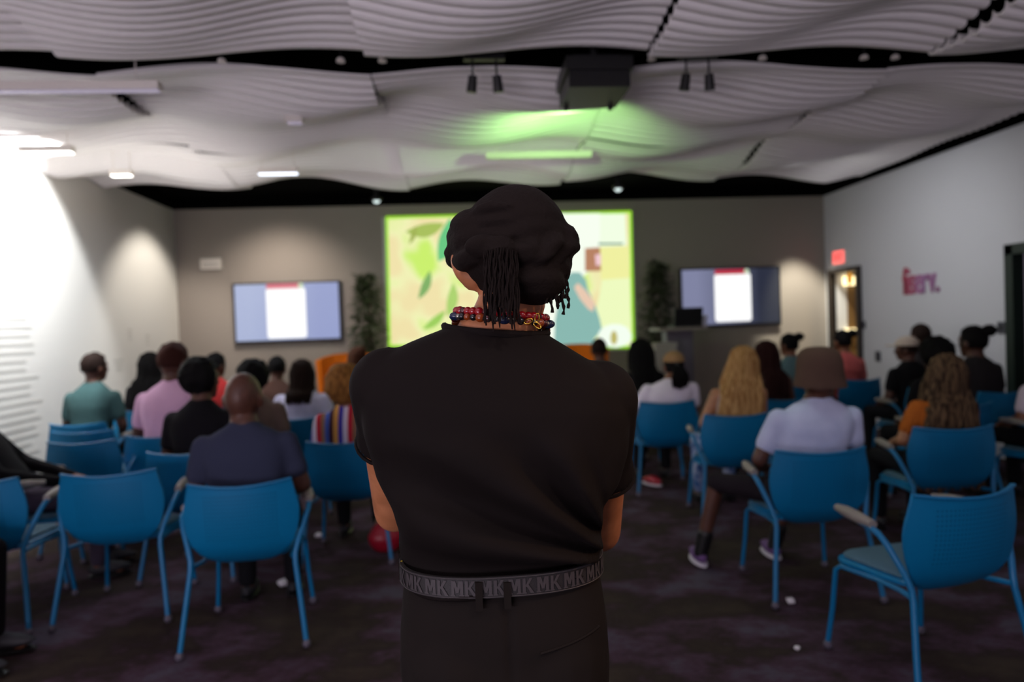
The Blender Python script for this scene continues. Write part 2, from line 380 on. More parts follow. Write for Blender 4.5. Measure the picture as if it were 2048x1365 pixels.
def television(xl, xr, zc, lab, ca, cb, s, red, pa, pb):
    xc = (xl+xr)/2; w = xr-xl; h = w*.575
    t = thing('television', (xc, YB, zc), lab, 'television')
    MB().box((0, -.035, 0), (w, .05, h)).build('frame', m_dark, t, False); MB().box((0, -.005, 0), (w*.3, .02, h*.4)).build('wall_bracket', m_dark, t, False)
    MB().box((0, -.062, .005), (w-.05, .004, h-.06)).build('screen', tv_glow('tv_'+ca, ca, cb, s), t, False)
    b = MB(); pts = rrect(pa*w, -.36, pb*w, .335, .04); b.prism([(x+.0, -.066, y) for x, y in pts], (0, .002, 0)); b.build('page', glow('tv_page_glow', 'ffffff', 1.05), t, False)
    b = MB(); b.box(((pa+pb)/2*w-.02, -.068, .36), ((pb-pa)*w-.06, .002, .07)); b.build('page_header', glow('tv_red_'+red, red, .9), t, False)
    b = MB(); b.ell((pb*w-.06, -.069, .362), (.04, .003, .035)); b.build('page_badge', glow('tv_badge', 'cfe0c0', .9), t, False)
    return t
television(-3.09, -1.64, 1.815, 'wall-mounted television with a pale blue screen left of the projection', 'a3aed0', '8d98c4', 1.0, 'e07a88', -.193, .175)
television(3.19, 4.68, 1.825, 'wall-mounted television with a darker screen behind the lectern on the right', '8488a8', '22283c', .9, 'c02840', -.165, .2)
t = thing('projection_screen', (.75, YB, 2.1), 'large projection screen with a bright yellow-green picture at centre of back wall', 'projection screen')
def scr(name, pts, Yo, m):
    b = MB(); plate(b, pts, YB-.05-Yo); o = b.build(name, m, None, False)
    o.parent = t; o.matrix_parent_inverse = Matrix.Translation((-.75, -YB, -2.1)); return o
MB().box((0, -.02, 0), (3.56, .036, 1.98)).build('screen_surface', mat('screen_fabric', 'c8c8c4', .8), t, False)
pict = bpy.data.materials.new('projected_picture'); pict.use_nodes = True; nt = pict.node_tree; b_ = nt.nodes['Principled BSDF']
tc = nt.nodes.new('ShaderNodeTexCoord'); n1 = nt.nodes.new('ShaderNodeTexNoise'); n1.inputs['Scale'].default_value = 2.2; n1.inputs['Detail'].default_value = 1
nt.links.new(tc.outputs['Object'], n1.inputs['Vector']); cr = nt.nodes.new('ShaderNodeValToRGB'); e = cr.color_ramp.elements
e[0].position = .35; e[0].color = lin('c8ee68'); e[1].position = .62; e[1].color = lin('efe0a8'); x = e.new(.5); x.color = lin('eff0b4')
nt.links.new(n1.outputs['Fac'], cr.inputs[0]); nt.links.new(cr.outputs[0], b_.inputs['Emission Color']); b_.inputs['Emission Strength'].default_value = 1.0; b_.inputs['Base Color'].default_value = (.02, .02, .02, 1)
G = lambda c, s=1.0: glow('picture_'+c, c, s)
scr('picture_edge', [(771, 433), (1263, 421.5), (1269, 697), (777, 695)], .0, G('9be01e'))
scr('picture', [(776, 438), (1258, 427), (1264, 692), (782, 690)], .004, pict)
scr('picture_panel', [(1075, 428), (1200, 427), (1200, 520), (1160, 560), (1150, 692), (1090, 692), (1075, 520)], .007, G('f7fff0'))
scr('picture_panel', [(1200, 428), (1250, 428), (1253, 492), (1200, 494)], .0075, G('f2ffe4'))
scr('picture_panel', [(1200, 494), (1258, 492), (1260, 558), (1202, 560)], .008, G('f0f0a0'))
scr('picture_panel', [(1204, 560), (1260, 556), (1263, 692), (1180, 692)], .0085, G('eefac0'))
scr('picture_line', [(1197, 486), (1246, 486), (1246, 490), (1197, 490)], .011, G('6f9a80', .9))
scr('picture_box', [(1170, 497), (1200, 495), (1202, 542), (1170, 543)], .011, G('c08868', .9))
scr('picture_box', [(1190, 510), (1202, 508), (1202, 530), (1192, 532)], .013, G('f0c8d0'))
fig = [(1108, 694), (1110, 640), (1118, 600), (1128, 560), (1143, 545), (1160, 545), (1172, 560), (1176, 580), (1190, 610), (1200, 640), (1204, 660), (1190, 676), (1180, 694)]
scr('picture_figure', fig, .012, G('8fc0b8', .9))
scr('picture_hand', [(1148, 575), (1156, 566), (1170, 580), (1190, 606), (1186, 624), (1176, 618), (1160, 598)], .015, G('e8c8b0'))
scr('picture_blob', [(1205+34*math.cos(k*.5)*1.0+25, 672+24*math.sin(k*.5)) for k in range(12)], .014, G('f4fff0'))
scr('picture_blob', [(1228+7*math.cos(k*.5), 676+14*math.sin(k*.5)) for k in range(12)], .016, G('c8c070', .9))
def leaf(cx, cy, L, w, ang, col, z):
    pts = []
    for k in range(9):
        q = k/8; pts.append((L*(q-.5), w*math.sin(math.pi*q)**.8))
    for k in range(7, 0, -1):
        q = k/8; pts.append((L*(q-.5), -w*.35*math.sin(math.pi*q)))
    ca, sa = math.cos(R(ang)), math.sin(R(ang))
    scr('picture_leaf', [(cx+x*ca-y*sa, cy+x*sa+y*ca) for x, y in pts], z, G(col, .9))
leaf(848, 570, 62, 13, -68, '86b86a', .012); leaf(888, 480, 90, 30, -75, '6cd088', .012); leaf(850, 455, 80, 20, -12, 'b0c860', .013)
leaf(825, 470, 40, 7, -70, 'a8b858', .014); leaf(868, 640, 60, 12, -40, 'a4d860', .012); leaf(900, 600, 70, 16, -80, 'b4dc74', .013)
# ------------------------------------------------------------------ ceiling fixtures
pp = PZ(1190, 207, 2.93)
t = thing('projector', (pp.x, 4.32, 3.0), 'black ceiling projector glowing green in the gap between the wave panels', 'projector')
t.scale = (.84, .84, .84); t.location.z = 3.04
MB().box((0, .14, .0), (.46, .5, .15), taper=1.0).box((0, .14, .1), (.50, .54, .1)).build('body', m_dark, t, False)
MB().box((0, .12, .165), (.36, .3, .06)).build('top_cover', m_dark, t, False)
MB().tube([(0, .08, .16), (0, .08, (ZT-3.04)/.84)], .03).build('ceiling_pole', m_dark, t)
MB().tube([(.1, .38, .02), (.1, .45, .02)], .05, 16).build('lens', mat('lens_glass', '203028', .1), t)
for px in (-.18, .18): MB().tube([(px, .36, -.075), (px, .36, -.1)], .02).build('foot', m_dark, t)
def track_pair(px, py, lab):
    p = PZ(px, py-20, 3.1)
    t = thing('track_spotlight', (p.x, 4.36, 3.12), lab, 'spotlight')
    MB().box((0, 0, .1), (.26, .05, .05)).tube([(0, 0, .1), (0, 0, ZT-3.12)], .018).build('bar', m_dark, t, False)
    for s in (-.075, .075):
        h = MB().tube([(s, 0, -.02), (s+.012*(1 if s > 0 else -1), .02, -.12)], [.028, .034], 14).build('spotlight_head', m_dark, t)
        MB().tube([(s, 0, .08), (s, 0, -.03)], .007).build('stem', m_dark, h)
track_pair(970, 165, 'pair of small black spotlights hanging left of the projector')
track_pair(1398, 165, 'pair of small black spotlights hanging right of the projector')
def linear_lamp(name, c, L, rz, lab, m, z2=.0, w=.07):
    t = thing(name, c, lab, 'ceiling light', rz)
    MB().box((0, 0, 0), (L, w, .05)).build('housing', m_white, t, False)
    MB().box((0, 0, -.028), (L-.02, w-.014, .008)).build('diffuser', m, t, False)
    for s in (-.4, .4): MB().tube([(s*L, 0, .02), (s*L, 0, .2)], .004).build('hanger', m_white, t)
    return t
cool = glow('cool_tube_glow', 'e4eeff', 3.0); hot = glow('hot_tube_glow', 'fffdf4', 6.0); dim = glow('dim_tube_glow', 'c4b8d0', .55)
def lbar(xa, xb, py, z, lab, m, px):
    a = PZ(xa, py, z); b = PZ(xb, py, z); linear_lamp('linear_ceiling_light', ((a.x+b.x)/2, a.y, z), b.x-a.x, 0, lab, m)
lbar(40, 150, 300, 3.02, 'bright long linear ceiling light nearest the glaring left wall', hot, 0)
lbar(222, 266, 346, 3.0, 'short glaring ceiling light between the left wall and the dark back corner', hot, 0)
lbar(516, 598, 343, 3.02, 'cool white linear ceiling light hanging above the left television', cool, 0)
lbar(572, 606, 239, 3.05, 'small pale ceiling fixture on the wave panels between the left light and the projector', dim, 0)
t = linear_lamp('linear_ceiling_light', (-2.45, 4.3, 3.03), 1.4, 0, 'long dim lilac tube light in the gap of the ceiling at left', dim)
lbar(972, 1180, 312, 3.03, 'thin pale strip on the ceiling panels ahead of the projector', mat('pale_strip', 'd8d4c8', .6), 0)  # pale bar added where a ceiling slot catches the projector light
for px, py, lab in ((753, 397, 'small round downlight in the black ceiling left of the turbaned head'), (1236, 373, 'small round downlight in the black ceiling right of the turbaned head')):
    p = PZ(px, py, 3.28)
    t = thing('downlight', p, lab, 'downlight')
    MB().tube([(0, 0, .0), (0, 0, -.035)], [.075, .06], 18).tube([(0, 0, 0), (0, 0, ZT-3.28)], .03).build('trim_ring', m_dark, t); MB().ell((0, 0, -.035), (.045, .045, .03)).build('bulb', glow('downlight_glow', 'dff0ee', 1.4), t)
for k, px in enumerate((465, 690, 770, 1300, 1525, 1735, 1800)):
    py = 140-(px-1000)*.028
    p = PZ(px, py, 3.16)
    t = thing('ceiling_sprinkler', (p.x, 4.33, 3.2), 'small pale sprinkler head in the dark ceiling gap', 'sprinkler', group='sprinkler heads in the ceiling gap')
    MB().tube([(0, 0, ZT-3.2), (0, 0, 0)], .006).build('pipe', m_dark, t); MB().tube([(0, 0, 0), (0, 0, -.02)], [.022, .028], 10).build('head', m_white, t)
# ------------------------------------------------------------------ chairs
def chair_plastic():
    m = bpy.data.materials.new('blue_chair_plastic'); m.use_nodes = True; nt = m.node_tree; b = nt.nodes['Principled BSDF']
    b.inputs['Roughness'].default_value = .5; b.inputs['Specular IOR Level'].default_value = .25
    tc = nt.nodes.new('ShaderNodeTexCoord'); sx = nt.nodes.new('ShaderNodeSeparateXYZ'); nt.links.new(tc.outputs['Object'], sx.inputs[0])
    def mth(op, a, bv=None):
        n = nt.nodes.new('ShaderNodeMath'); n.operation = op
        for i, q in enumerate((a, bv)):
            if q is None: continue
            if isinstance(q, (int, float)): n.inputs[i].default_value = q
            else: nt.links.new(q, n.inputs[i])
        return n.outputs[0]
    wx = mth('SINE', mth('MULTIPLY', sx.outputs['X'], 390)); wz = mth('SINE', mth('MULTIPLY', sx.outputs['Z'], 330))
    hole = mth('GREATER_THAN', mth('ADD', wx, mth('MULTIPLY', wz, .8)), .95)
    inx = mth('LESS_THAN', mth('ABSOLUTE', sx.outputs['X']), .17); inz = mth('GREATER_THAN', sx.outputs['Z'], .52); inz2 = mth('LESS_THAN', sx.outputs['Z'], .755)
    mask = mth('MULTIPLY', hole, mth('MULTIPLY', inx, mth('MULTIPLY', inz, inz2)))
    mx = nt.nodes.new('ShaderNodeMix'); mx.data_type = 'RGBA'; mx.inputs[6].default_value = lin('0070a0'); mx.inputs[7].default_value = lin('005478')
    nt.links.new(mask, mx.inputs[0]); nt.links.new(mx.outputs[2], b.inputs['Base Color']); return m
m_chair = chair_plastic()
m_tubeb = mat('blue_chair_tube', '0070a2', .38); m_cush = mat('slate_blue_cushion', '4d6d80', .85, noise_s=300, bump=.2)
m_pad = mat('warm_grey_armpad', '8e8680', .55); m_glide = mat('grey_glide', '5a5562', .5)
def back_mesh():
    zs = [.392, .40, .422, .458, .505, .55, .595, .64, .68, .72, .76, .79]
    hw = [.075, .12, .165, .205, .235, .252, .262, .266, .262, .252, .242, .236]
    nu = 17; vs = []; fs = []
    for side in (0, 1):
        for z, w in zip(zs, hw):
            q = (z-.392)/.398
            for i in range(nu):
                u = -1+2*i/(nu-1); x = u*w
                y = -.215-.085*q-.02*math.sin(q*math.pi)+1.0*x*x*(.55+.5*q)
                if z < .5: y += (.5-z)**2*6
                zz = z+(.022*u*u*q*q)+.012*(1-u*u)*q*q*0
                vs.append(Vector((x, y+(.012 if side else 0), zz)))
    n = len(zs)*nu
    for k in range(len(zs)-1):
        for i in range(nu-1):
            a = k*nu+i; fs.append((a, a+1, a+nu+1, a+nu)); fs.append((n+a, n+a+nu, n+a+nu+1, n+a+1))
    edge = list(range(nu))+[k*nu+nu-1 for k in range(1, len(zs))]+[(len(zs)-1)*nu+i for i in range(nu-2, -1, -1)]+[k*nu for k in range(len(zs)-2, 0, -1)]
    for k in range(len(edge)):
        a, b = edge[k], edge[(k+1) % len(edge)]; fs.append((b, a, n+a, n+b))
    return MB().add(vs, fs)
def rounded_slab(w0, w1, y0, y1, z0, z1, r=.05):
    pts = []
    for cx, cy, a0 in ((w1-r, y1-r, 0), (-w1+r, y1-r, 90), (-w0+r, y0+r, 180), (w0-r, y0+r, 270)):
        for k in range(6): q = R(a0+18*k); pts.append((cx+r*math.cos(q), cy+r*math.sin(q)))
    n = len(pts); vs = []; cxm = 0; cym = (y0+y1)/2
    for z, s in ((z0, .94), (z0+.006, 1), (z1-.008, 1), (z1, .95)): vs += [((x-cxm)*s, cym+(y-cym)*s, z) for x, y in pts]
    fs = [tuple(reversed(range(n))), tuple(range(3*n, 4*n))]
    for k in range(3): fs += [(k*n+i, k*n+(i+1) % n, (k+1)*n+(i+1) % n, (k+1)*n+i) for i in range(n)]
    return MB().add(vs, fs)
def make_chair():
    t = thing('stacking_chair', (0, 0, 0), 'blue chair', 'chair', 0, 'blue audience chairs')
    bk = back_mesh().build('backrest', m_chair, t, True, 60)
    MB().tube([(-.236, -.245, .808), (-.16, -.28, .80), (-.08, -.297, .793), (0, -.302, .79), (.08, -.297, .793), (.16, -.28, .80), (.236, -.245, .808)], .007).build('rim', m_tubeb, bk)
    rounded_slab(.19, .225, -.15, .24, .405, .432, .07).build('seat', m_tubeb, t, True, 50)
    rounded_slab(.18, .21, -.14, .225, .432, .452, .07).build('seat_cushion', m_cush, t, True, 50)
    for s in (-1, 1):
        pts = [(s*.285, -.30, .03), (s*.262, -.265, .22), (s*.24, -.235, .395), (s*.240, -.228, .44), (s*.255, -.21, .50), (s*.288, -.165, .60), (s*.298, -.13, .637), (s*.295, -.08, .65), (s*.285, -.0, .655)]
        l = MB().tube(pts, .0125, 10).tube([(s*.240, -.232, .41), (s*.21, -.14, .405), (s*.2, .05, .40)], .011).build('leg', m_tubeb, t)
        MB().ell((s*.286, -.302, .022), (.02, .02, .022)).build('glide', m_glide, l)
        l = MB().tube([(s*.2, .02, .398), (s*.215, .19, .392), (s*.225, .212, .37), (s*.235, .225, .2), (s*.25, .245, .03)], .0115, 10).build('leg', m_tubeb, t)
        MB().ell((s*.25, .245, .022), (.02, .02, .022)).build('glide', m_glide, l)
        MB().tube([(s*.295, -.10, .664), (s*.288, -.02, .668), (s*.27, .08, .668), (s*.25, .16, .664)], [.018, .024, .024, .016], 10).build('armrest', m_pad, t)
    return t
chair0 = make_chair(); chair_used = []
def place_chair(x, y, deg, label):
    rz = R(deg)
    if not chair_used:
        chair0.location = (x, y, 0); chair0.rotation_euler = (0, 0, rz); chair0['label'] = label; c = chair0
    else: c = dup(chair0, (x, y, 0), rz, label)
    chair_used.append((x, y, deg)); return c
# ------------------------------------------------------------------ people
m_skin = {'dark': mat('dark_brown_skin', '5a3628', .5, noise_s=30, col2='4e2e22'), 'brown': mat('brown_skin', '84523a', .5, noise_s=30, col2='78482f'), 'tan': mat('tan_skin', 'b07a58', .5, noise_s=30, col2='a06c4a')}
m_eye = mat('eye_white', 'd8d0c8', .2); m_lace = mat('shoe_sole', 'd8d4dc', .6)
def cloth(name, col, col2=None, ns=9, bump=.25):
    return mat('cloth_'+name, col, .9, noise_s=ns, col2=col2, bump=bump, bump_s=18, spec=.15)
def hand(mb, w, d, up, s=1.0, curl=.6):
    """palm, four unequal bent fingers and a thumb leaving the side of the palm"""
    w = Vector(w); d = Vector(d).normalized(); up = Vector(up); up = (up-d*up.dot(d)).normalized(); sd = d.cross(up)
    c = w+d*.045*s
    rot = Matrix((sd, d, up)).transposed()
    mb.ell(c, (.040*s, .05*s, .018*s), rot)
    for i, L in enumerate((.072, .08, .075, .058)):
        b = w+d*.085*s+sd*(.030-.0205*i)*s
        k = b+(d*math.cos(curl*.5)-up*math.sin(curl*.5))*L*.5*s; e = k+(d*math.cos(curl*1.4)-up*math.sin(curl*1.4))*L*.5*s
        mb.cap(b, k, .0092*s, .0088*s); mb.cap(k, e, .0088*s, .0075*s)
    b = w+d*.025*s+sd*.034*s; k = b+(d*.6+sd*.6-up*.2).normalized()*.04*s; e = k+(d*.9+sd*.15-up*.3).normalized()*.03*s
    mb.cap(b, k, .012*s, .0105*s); mb.cap(k, e, .0105*s, .0085*s)
def head_parts(mb, c, yaw, pitch, s, neck0):
    """skull, jaw, nose, lips, ears and neck; c is the middle of the skull"""
    c = Vector(c); M = Matrix.Rotation(yaw, 3, 'Z') @ Matrix.Rotation(-pitch, 3, 'X')
    g = lambda p: c+M @ (Vector(p)*s)
    mb.ell(c, (.076*s, .096*s, .105*s), M)
    mb.ell(g((0, .03, -.055)), (.056*s, .062*s, .065*s), M); mb.ell(g((0, .065, -.1)), (.026*s, .024*s, .02*s), M)
    mb.ell(g((0, .1, -.03)), (.015*s, .018*s, .02*s), M); mb.ell(g((0, .094, -.005)), (.011*s, .014*s, .03*s), M)
    mb.ell(g((0, .088, -.07)), (.024*s, .012*s, .011*s), M); mb.ell(g((0, .082, .018)), (.05*s, .014*s, .012*s), M)
    for q in (-1, 1): mb.ell(g((q*.08, -.005, -.022)), (.011*s, .02*s, .034*s), M)
    mb.cap(neck0, g((0, -.012, -.085)), .062*s, .055*s)
    return g, M
def strands(pts_list, r, m, name, parent, n=5):
    mb = MB()
    for pts in pts_list: mb.tube(pts, [r*(.75 if k == 0 else (1 if k < len(pts)-1 else .35)) for k in range(len(pts))], n)
    return mb.build(name, m, parent)
def hair_mass(kind, g, M, c, s, m, parent, rng, L=.3, spread=.5, drift=0, backf=None):
    c = Vector(c)
    def capf(k=1.0, nz=.006, low=-.05):
        def f(v):
            q = 1+nz*noise.noise(v*38)*14
            v = Vector((v.x*q, v.y*q, v.z*q))
            if v.y > .055*s and v.z < .05*s: v *= .8
            elif v.z < low*s: v *= (1-.5*min(1, (low*s-v.z)/(.03*s)))
            return v
        return f
    if kind == 'short':
        MB().ell(c+Vector((0, -.004, .008))*s, (.083*s, .103*s, .108*s), M, 32, 22, capf()).build('hair', m, parent, True, 180)
    elif kind in ('afro', 'curly'):
        rad = .125 if kind == 'afro' else .112
        def f(v):
            k = 1+.10*noise.noise(v*22/s)+.07*noise.noise(v*60/s)
            v = v*k
            if v.y > .04*s and v.z < .04*s: v = Vector((v.x, v.y*.3, v.z))
            return v
        MB().ell(g((0, -.02, .02)), (rad*s, rad*1.02*s, rad*1.02*s), M, 48, 34, f).build('hair', m, parent, True, 180)
    elif kind in ('long', 'wavy'):
        MB().ell(c+Vector((0, -.006, .008))*s, (.087*s, .107*s, .111*s), M, 30, 20, capf(low=-.09)).build('hair', m, parent, True, 180)
        ls = []
        for i in range(120):
            a = R(rng.uniform(-115, 115)); lay = rng.uniform(.92, 1.12)
            dx, dy = math.sin(a), -math.cos(a)
            l = L*rng.uniform(.82, 1.05); ph = rng.uniform(0, 6.28); amp = .012 if kind == 'wavy' else .004
            pts = [g((dx*.02, dy*.02-.005, .116)), g((dx*.062*lay, dy*.078*lay-.004, .085)), g((dx*.088*lay, dy*.107*lay-.004, .01))]
            base = pts[-1]
            for k in range(1, 8):
                q = k/7; w = 1+spread*q
                off = M @ Vector((dx*.088*lay*w*s, (dy*.107*lay*(1+.35*q*spread))*s, 0))
                pts.append(Vector((c.x-drift*min(1, l*q/.5)+off.x+amp*math.sin(ph+q*9), min(c.y+off.y-.02*q, c.y+.02, (backf(base.z-l*q)+.03*(1-math.cos(a)) if backf and base.z-l*q < c.z-.17 else 9))+amp*math.cos(ph+q*8)*.6, base.z-l*q)))
            ls.append(pts)
        strands(ls, .0125*s, m, 'hair_strands', parent)
    elif kind == 'pony':
        MB().ell(c+Vector((0, -.006, .008))*s, (.084*s, .104*s, .109*s), M, 30, 20, capf(low=-.07)).build('hair', m, parent, True, 180)
        ls = []
        for i in range(46):
            a = rng.uniform(0, 6.28); rr = rng.uniform(0, .03)
            pts = [g((0, -.09, .01))]
            for k in range(1, 7):
                q = k/6; w = (.55+1.2*math.sin(q*2.6))
                pts.append(g((rr*math.cos(a)*w*1.6, -.105-.045*math.sin(q*3)+rr*math.sin(a)*w, .01-L*q*rng.uniform(.94, 1.04))))
            ls.append(pts)
        strands(ls, .012*s, m, 'ponytail', parent)
        MB().ell(g((0, -.1, .012)), (.022*s, .02*s, .02*s)).build('hair_tie', m_dark, parent)
    elif kind == 'bun':
        MB().ell(c+Vector((0, -.004, .008))*s, (.083*s, .103*s, .108*s), M, 30, 20, capf(low=-.06)).build('hair', m, parent, True, 180)
        MB().ell(g((.05, -.085, .075)), (.05*s, .05*s, .042*s), M, 24, 16, lambda v: v*(1+.18*noise.noise(v*60))).build('hair_bun', m, parent, True, 180)
def person_seated(px, top_px, d, deg, label, shirt, hair=None, hcol=None, skin='dark', pants=('dark', '16161a'), sleeve='short', lean=6, yaw=0, nod=0, hs=1.0, wide=1.0, L=.3, spread=.5, hat=None, arms='lap', shorts=False, shoe='2a2a30', chair=None, group=None, extra=None, legs=None, at=None):
    rz = R(deg)
    if at is not None:
        d = at.location.y+.05; deg = math.degrees(at.rotation_euler.z); rz = at.rotation_euler.z
    top = P(px, top_px, d)
    side = 0.0
    extra_h = {'afro': .035, 'curly': .022, None: 0}.get(hair, .012)+(.012 if hat else 0)
    t0 = (top.z-extra_h-.46)/(1.325-.46); t = max(.88, min(1.2, t0)); hsz = 1.05*hs*min(1.06, max(.95, t))
    ph = R(lean)
    ml_head = Matrix.Rotation(rz, 3, 'Z')
    def U(p):                                     # bend the upper body at the hip, then scale it
        p = Vector(p); o = Vector((0, -.05, .50)); v = p-o
        if v.z > 0:
            a = -ph*min(1, v.z/.3); y = v.y*math.cos(a)-v.z*math.sin(a); z = v.y*math.sin(a)+v.z*math.cos(a); v = Vector((v.x+side*max(0, min(1.1, v.z/.65)), y, z))
        p = o+v
        return Vector((p.x*(1+(t-1)*.6), p.y*(1+(t-1)*.5), .46+(p.z-.46)*t)) if p.z > .46 else p
    hc = U((0, -.045, 1.195)); 
    off = ml_head @ Vector((hc.x, hc.y, 0))
    base = Vector((top.x-off.x, top.y-off.y, 0))
    if at is not None:
        base = at.location+ml_head @ Vector((0, .01, 0)); lo = ml_head.transposed() @ (Vector((top.x, top.y, 0))-base)
        side = max(-.14, min(.14, lo.x)); hc = U((0, -.045, 1.195))
    T = thing('person', base, label, 'person', rz, group)
    rng = random.Random(int(px*7+d*100))
    sk = m_skin[skin]
    torso = [(.47, 0, -.05, .16*wide, .11), (.55, 0, -.055, .165*wide, .115), (.66, 0, -.06, .15*wide, .105), (.78, 0, -.065, .16*wide, .11), (.87, 0, -.07, .176*wide, .116), (.935, 0, -.07, .176*wide, .106), (.985, 0, -.066, .155*wide, .092), (1.02, 0, -.062, .118*wide, .078), (1.05, 0, -.058, .082, .068), (1.072, 0, -.055, .066, .06)]
    def arm(sd):
        sh = U((sd*.172*wide, -.06, .945)); el = U((sd*.225*wide, -.02, .72)); wr = Vector((sd*.11, .22, .61*1.0+.02))
        if arms == 'cross': wr = Vector((sd*-.02, .2, .68))
        return sh, el, wr
    LG = {q: (q*.125, .40, q*.125, .40) for q in (-1, 1)}; LG.update(legs or {})
    mb = MB(); mb.loft([(z, x, y, a-.012, b-.012) for z, x, y, a, b in torso], 28, 2.4, U)
    g, M = head_parts(mb, hc, R(yaw), R(nod), hsz, U((0, -.055, 1.04)))
    for sd in (-1, 1):
        sh, el, wr = arm(sd)
        mb.cap(sh, el, .052, .042); mb.cap(el, wr, .041, .028); hand(mb, wr, (-sd*.35, .9, -.25), (0, .2, 1), 1.0, .5)
        kx, ky, fx, fy = LG[sd]; mb.cap((sd*.09, -.04, .535), (kx, ky, .515), .075, .052); mb.cap((kx, ky, .515), (fx, fy-.015, .085), .052, .036); mb.cap((fx, fy-.02, .06), (fx, fy+.1, .04), .034, .03)
    blob(mb, 'body', sk, T, .0115, 3)
    for sd in (-1, 1): MB().ell(g((sd*.031, .078, -.004)), (.013*hsz, .011*hsz, .009*hsz), M, 8, 6).build('eye', m_eye, T)
    sb = MB(); sb.loft(torso, 32, 2.4, U)
    for sd in (-1, 1):
        sh, el, wr = arm(sd)
        if sleeve != 'none':
            e = sh+(el-sh)*.62 if sleeve == 'short' else el
            sb.cap(sh, e, .062, .060 if sleeve == 'short' else .052)
            if sleeve == 'long': sb.cap(el, wr, .05, .036)
        else: sb.ell(sh+Vector((-sd*.035, 0, .0)), (.05, .06, .06))
    blob(sb, 'shirt', shirt, T, .013, 12, lambda v: v+v.normalized()*0.004*noise.noise(v*11))
    pb = MB(); pb.loft([(.455, 0, -.05, .165*wide, .125), (.50, 0, -.05, .178*wide, .135), (.56, 0, -.05, .172*wide, .128), (.60, 0, -.052, .164*wide, .118)], 28, 2.5)
    for sd in (-1, 1):
        kx, ky, fx, fy = LG[sd]; pb.cap((sd*.09, -.04, .535), (kx, ky, .515), .082, .062)
        if not shorts: pb.cap((kx, ky, .515), (fx, fy-.015, .12), .061, .05)
    blob(pb, 'trousers' if not shorts else 'shorts', cloth(*pants), T, .013, 4)
    for sd in (-1, 1):
        kx, ky, fx, fy = LG[sd]; b = MB().ell((fx, fy+.045, .062), (.044, .125, .044), None, 14, 9, lambda v: Vector((v.x, v.y, max(v.z*(1-.5*max(0, v.y/.125)), -.03)))).build('shoe', mat('shoe_'+shoe, shoe, .6), T)
        MB().ell((fx, fy+.045, .02), (.047, .13, .018), None, 14, 7).build('sole', m_lace if shoe != '2a2a30' else m_dark, b)
        if shorts: MB().cap((fx, fy-.015, .09), (fx+(kx-fx)*.28, fy-.013+(ky-fy)*.28, .2), .043, .047).build('sock', m_dark, T)
    if hair: hair_mass(hair, g, M, hc, hsz, mat('hair_'+hcol[0], hcol[1], .8, spec=.15, noise_s=12 if len(hcol) > 2 else 0, col2=hcol[2] if len(hcol) > 2 else None, stretch=(5, 5, .22)), T, rng, L, spread, side*.75, lambda z: U((0, -.20, .46+(z-.46)/t)).y)
    if extra: extra(T, g, M, hc, hsz, U)
    if hat: hat(T, g, M, hc, hsz)
    if chair is not None:
        o = ml_head @ Vector((0, -.005, 0)); place_chair(base.x+o.x, base.y+o.y, deg, chair)
    return T
def bucket_hat(col, label=None):
    def f(T, g, M, c, s):
        m = cloth('hat_'+col, col)
        b = MB(); secs = [(.132, 0, -.003, .03, .035), (.128, 0, -.003, .055, .066), (.116, 0, -.003, .076, .092), (.096, 0, -.003, .09, .108), (.06, 0, -.005, .099, .119), (.0, 0, -.005, .104, .124), (-.03, 0, -.005, .106, .126)]
        b.loft([(z, x, y, a, bb) for z, x, y, a, bb in reversed(secs)], 30, 2, lambda v: g(v)); b.build('hat', m, T)
        h = MB().loft([(-.062, 0, -.005, .112, .132), (-.06, 0, -.005, .115, .135), (-.01, 0, -.005, .1065, .1265), (-.015, 0, -.005, .10, .12)], 30, 2, lambda v: g(v)); h.build('hat_brim', m, T)
    return f
def peaked_cap(col):
    def f(T, g, M, c, s):
        m = cloth('cap_'+col, col)
        def k(v): return Vector((v.x, v.y, max(v.z, .0)))
        MB().ell(g((0, -.004, .03)), (.09*s, .11*s, .092*s), M, 28, 18, k).build('cap', m, T)
        MB().ell(g((0, .12, .03)), (.07*s, .08*s, .008*s), M, 20, 8).build('cap_peak', m, T)
    return f
black = ('black', '0b090a'); brownb = ('dark_brown', '20130e'); auburn = ('auburn', '3a1c16')
# --- chairs placed by their backrests
def chair_at(px, py, d, deg, label):
    b = P(px, py, d); o = Matrix.Rotation(R(deg), 3, 'Z') @ Vector((0, .28, 0)); return place_chair(b.x+o.x, b.y+o.y, deg, label)
c_bald = chair_at(477, 1000, 3.3, 5, 'blue chair under the bald person in the navy polo')
chair_at(213, 1000, 3.72, 3, 'empty blue chair in the nearest left row, beside the chair of the bald person')
chair_at(-72, 1010, 3.66, 3, 'empty blue chair cut off by the left edge of the picture')
chair_at(157, 900, 4.95, -3, 'empty blue chair, nearest of the two in line behind the teal polo')
chair_at(158, 850, 5.52, -4, 'empty blue chair directly behind the person in the teal polo')
c_stripe = chair_at(686, 930, 4.42, 0, 'blue chair under the person in the striped top')
c_white = chair_at(1338, 850, 5.75, -3, 'blue chair under the person in the white T-shirt and tan cap')
c_blonde = chair_at(1478, 880, 4.8, -5, 'blue chair under the blonde person')
c_hat = chair_at(1650, 980, 3.38, -2, 'blue chair under the person in the brown bucket hat')
c_high = chair_at(1916, 930, 3.85, -5, 'blue chair under the person with highlighted hair')
chair_at(1948, 1060, 2.45, 9, 'empty blue chair nearest the camera at bottom right')
q_ = P(48, 900, 4.48); c_left = place_chair(q_.x, q_.y, -72, 'blue chair under the person in the black jacket at the left edge')
q_ = PZ(5, 1318, 0); c_foot = place_chair(q_.x-.44, q_.y-.13, -84, 'blue chair outside the left edge under the person whose black shoe shows')
